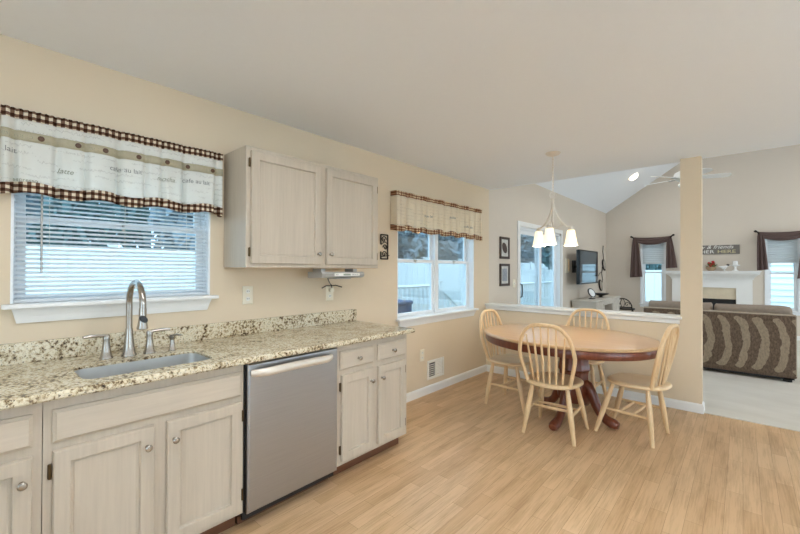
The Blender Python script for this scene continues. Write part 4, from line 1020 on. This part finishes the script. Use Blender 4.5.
MB().lathe([(.042, .1285), (.044, .20), (.03, .206), (0, .206)], (-.11, 10.56, MZ), 16).build('candle', 'porcelain', cp, True)
# sign
sg = thing('family_sign', 'grey wooden sign with white script on the wall above the mantel', 'sign', (-.51, FY, 1.70))
MB().box((-.98, FYW-.02, 1.70), (-.04, FYW, 1.895), .003).build('board', 'sign_grey', sg)
mb = MB(); text_into(mb, 'family & friends', .105, lambda a, b, dd_: (-.52+a*1.15, FYW-.0215-dd_, 1.852+b), .001, .35); mb.build('script_lettering', 'sign_white', sg)
for wd, cx, mt in (('GATHER', -.70, 'sign_white'), ('HERE', -.25, 'sign_gold')):
    mb = MB(); text_into(mb, wd, .098, lambda a, b, dd_: (cx+a*1.32, FYW-.0215-dd_, 1.752+b), .001); mb.build('block_word', mt, sg)

# scarf curtains and shades
def scarf(label, x0, x1, zrod, lt, rt):
    t = thing('scarf_curtain', label, 'curtain', ((x0+x1)/2, FY-.08, min(lt[2], rt[2])))
    for x, s_ in ((x0, -1), (x1, 1)):
        MB().tube([(x, FYW, zrod-.02), (x, FY-.10, zrod-.01), (x+s_*.02, FY-.13, zrod+.035), (x+s_*.06, FY-.135, zrod+.055)], .016, 8).lathe([(0, -.026), (.026, -.01), (.026, .01), (0, .026)], (x+s_*.055, FY-.135, zrod+.055), 10).build('holdback', 'iron', t, True)
    def sw(a, b):
        x = x0+(x1-x0)*a; sag = .055*(1-(2*a-1)**2); hgt = .055+.03*sin(pi*a)
        return (x, FY-.10-.025*sin(b*pi)-.012*sin(b*17+a*5), zrod-.01-sag-(b-.5)*hgt*2)
    MB().grid(sw, 24, 10, (0, .004, 0)).build('swag', 'fabric_brown', t, True, auto=80)
    for (xt, w0, zb, w1, dx) in (lt, rt):
        def tl_(a, b):
            w_ = w0+(w1-w0)*b**.7; x = xt+dx*b+(a-.5)*w_
            return (x, FY-.10-.022*sin(a*pi*5+b)*(.4+.6*b)-.02, zrod+.0-b*(zrod-zb)+.02*(a-.5)*b)
        MB().grid(tl_, 28, 12, (0, .004, 0)).build('tail', 'fabric_brown', t, True, auto=80)
scarf('brown scarf curtain draped over the small window left of the fireplace', -1.93, -1.215, 2.095, (-1.91, .10, 1.19, .25, .02), (-1.235, .08, 1.406, .21, .04))
scarf('brown scarf curtain draped over the window at the right edge', .255, .95, 2.09, (.275, .09, 1.365, .17, .03), (.925, .08, 1.21, .22, -.03))
def shade(label, x0, x1, z0, z1):
    t = thing('cellular_shade', label, 'shade', ((x0+x1)/2, FY, z0)); mb = MB(); n = int((z1-z0)/.022); P = []
    for i in range(n+1): z = z1-(z1-z0)*i/n; P.append((FY+.012+(.004 if i % 2 else 0), z))
    Q = [(a+.012, b) for a, b in P[::-1]]
    mb.prism(P+Q, lambda a, b, dd_: (dd_, a, b), x0, x1); mb.build('pleats', 'shade_cloth_t', t)
    MB().box((x0, FY+.002, z0-.028), (x1, FY+.03, z0), .003).build('bottom_rail', 'shade_cell', t); MB().box((x0, FY+.001, z1), (x1, FY+.035, z1+.03)).build('headrail', 'shade_cell', t)
MAT['shade_cloth_t'] = translucent('shade_cloth', lambda nt: mixc(nt, noise_tex(nt, coords(nt), 6), lin((222, 228, 230)), lin((228, 233, 235))), .3)
shade('white pleated shade half lowered in the small window left of the fireplace', W3[0]+.010, W3[1]-.010, 1.53, 2.0)
shade('white pleated shade half lowered in the window at the right edge', W4[0]+.010, W4[1]-.010, 1.53, 2.0)

# sofa, back towards the kitchen
so = thing('sofa', 'brown sofa with swirl pattern, its back turned to the kitchen', 'sofa', (-.3, 7.05, .006))
sx0, sx1, sy0 = -1.085, .487, 6.585
mb = MB(); mb.box((sx0, sy0, .055), (sx1, sy0+.20, .815), .02, 3); mb.build('back', 'sofa', so, True)
MB().tube([(sx0+.01, sy0+.012, .812), (sx1-.01, sy0+.012, .812)], .012, 8).tube([(sx1-.008, sy0+.008, .08), (sx1-.008, sy0+.008, .80)], .006, 6).build('piping', 'sofa_piping', so, True)
for s0, s1 in ((sx0, sx0+.2), (sx1-.2, sx1)): MB().box((s0, sy0+.201, .055), (s1, sy0+.95, .60), .04, 3).build('arm', 'sofa_cushion', so, True)
MB().box((sx0+.201, sy0+.201, .10), (sx1-.201, sy0+.93, .30), .01).build('base', 'sofa_cushion', so, True)
w3_ = (sx1-sx0-.41)/2
def pillow(a0, a1, y0, y1, z0, z1, seed):
    def ps(u_, v_): pass
    mb = MB(); rg = []
    for k in range(13):
        q = k/12; z = z0+(z1-z0)*q; s_ = (1-abs(2*q-1)**4)**.5 if 0 < q < 1 else .12
        rr_ = []
        for j in range(36):
            a = 2*pi*j/36; c, s2 = cos(a), sin(a); e_ = .35
            x = (a0+a1)/2+(a1-a0)/2*(.93+.07*s_)*(abs(c)**e_)*(1 if c > 0 else -1); y = (y0+y1)/2+(y1-y0)/2*s_*(abs(s2)**.6)*(1 if s2 > 0 else -1)
            rr_.append((x, y, z+.035*noise.noise(Vector((x*4, y*4, seed)))*q))
        rg.append(rr_)
    return mb.loops(rg)
for i in range(2):
    a = sx0+.205+i*w3_; b0, b1 = ((sx0+.02, a+w3_-.003), (a+.003, sx1-.015))[i]; pillow(b0, b1, sy0+.203, sy0+.42, .61, .90-.012*i, 3.3*i).build('back_cushion', 'sofa_cushion', so, True, auto=60)
    MB().box((a+.003, sy0+.36, .301), (a+w3_-.003, sy0+.96, .47), .04, 3).build('seat_cushion', 'sofa_cushion', so, True)
for x, y in ((sx0+.08, sy0+.06), (sx1-.08, sy0+.06), (sx0+.08, sy0+.85), (sx1-.08, sy0+.85)): MB().box((x-.04, y-.04, .007), (x+.04, y+.04, .056), .004).build('foot', 'black', so)
MB().box((sx0+.02, sy0+.02, .036), (sx1-.02, sy0+.03, .06)).build('dust_cover', 'black', so)

# ceiling fan
fx, fy, fz = -.684, 7.5, 2.80
fn_ = thing('ceiling_fan', 'white five blade ceiling fan hanging from the vault, half hidden by the pillar', 'ceiling fan', (fx, fy, fz))
zc = LOWZ+SL*(fx-WX)
MB().tube([(fx, fy, zc+.0), (fx, fy, fz+.12)], .016, 10).build('downrod', 'fan_white', fn_, True)
MB().lathe([(.075, zc+.045), (.075, zc-.03), (.05, zc-.07), (.02, zc-.085)], (fx, fy, 0), 20).build('canopy', 'fan_white', fn_, True)
MB().lathe([(.03, .14), (.06, .12), (.12, .09), (.135, .05), (.13, .0), (.09, -.03), (.06, -.05), (.055, -.07), (0, -.072)], (fx, fy, fz), 26).build('motor', 'fan_white', fn_, True)
MB().lathe([(.052, -.0725), (.07, -.085), (.075, -.11), (.05, -.15), (0, -.16)], (fx, fy, fz), 20).build('light_globe', 'porcelain', fn_, True)
for k in range(5):
    a = radians(18+72*k); d_ = Vector((cos(a), sin(a), 0)); s_ = Vector((-sin(a), cos(a), 0)); P = lambda rr_, w_, z: Vector((fx, fy, fz+z))+d_*rr_+s_*w_
    mb = MB(); out = [(.17, -.05), (.30, -.062), (.50, -.068), (.565, -.055), (.59, -.02), (.59, .02), (.565, .055), (.50, .068), (.30, .062), (.17, .05)]
    mb.loops([[P(q, w_, .0-w_*.24) for q, w_ in out], [P(q, w_, .008-w_*.24) for q, w_ in out]]); b_ = mb.build('blade', 'fan_white', fn_)
    MB().loops([[P(.11, -.02, -.004), P(.22, -.035, -.012), P(.22, .035, -.001+.002), P(.11, .02, -.004)], [P(.11, -.02, -.001), P(.22, -.035, -.0075), P(.22, .035, .0065), P(.11, .02, .0)]]).build('blade_iron', 'grey_plastic', b_)
# recessed lamps in the vault, all but the first added unseen
for i, (x, y) in enumerate(POTS):
    left = x < RX; zz = LOWZ+SL*(x-WX) if left else LOWZ+SL*(XR-x); ax_ = Vector((SL if left else -SL, 0, -1)).normalized()
    t = thing('recessed_light', ['lit recessed ceiling light in the left slope of the vault', 'added unseen recessed light in the left vault slope nearer the kitchen', 'added unseen recessed light in the far right slope of the vault', 'added unseen recessed light in the near right slope of the vault'][i], 'ceiling light', (x, y, zz))
    c = Vector((x, y, zz)); MB().lathe([(.094, .001), (.118, .001), (.118, .006), (.094, .012)], c, 24, ax_).build('trim_ring', 'fan_white', t, True)
    MB().lathe([(.092, .001), (.092, .02), (.080, .05), (.05, .070), (0, .076)], c, 24, ax_).build('lens', 'bulb', t, True)
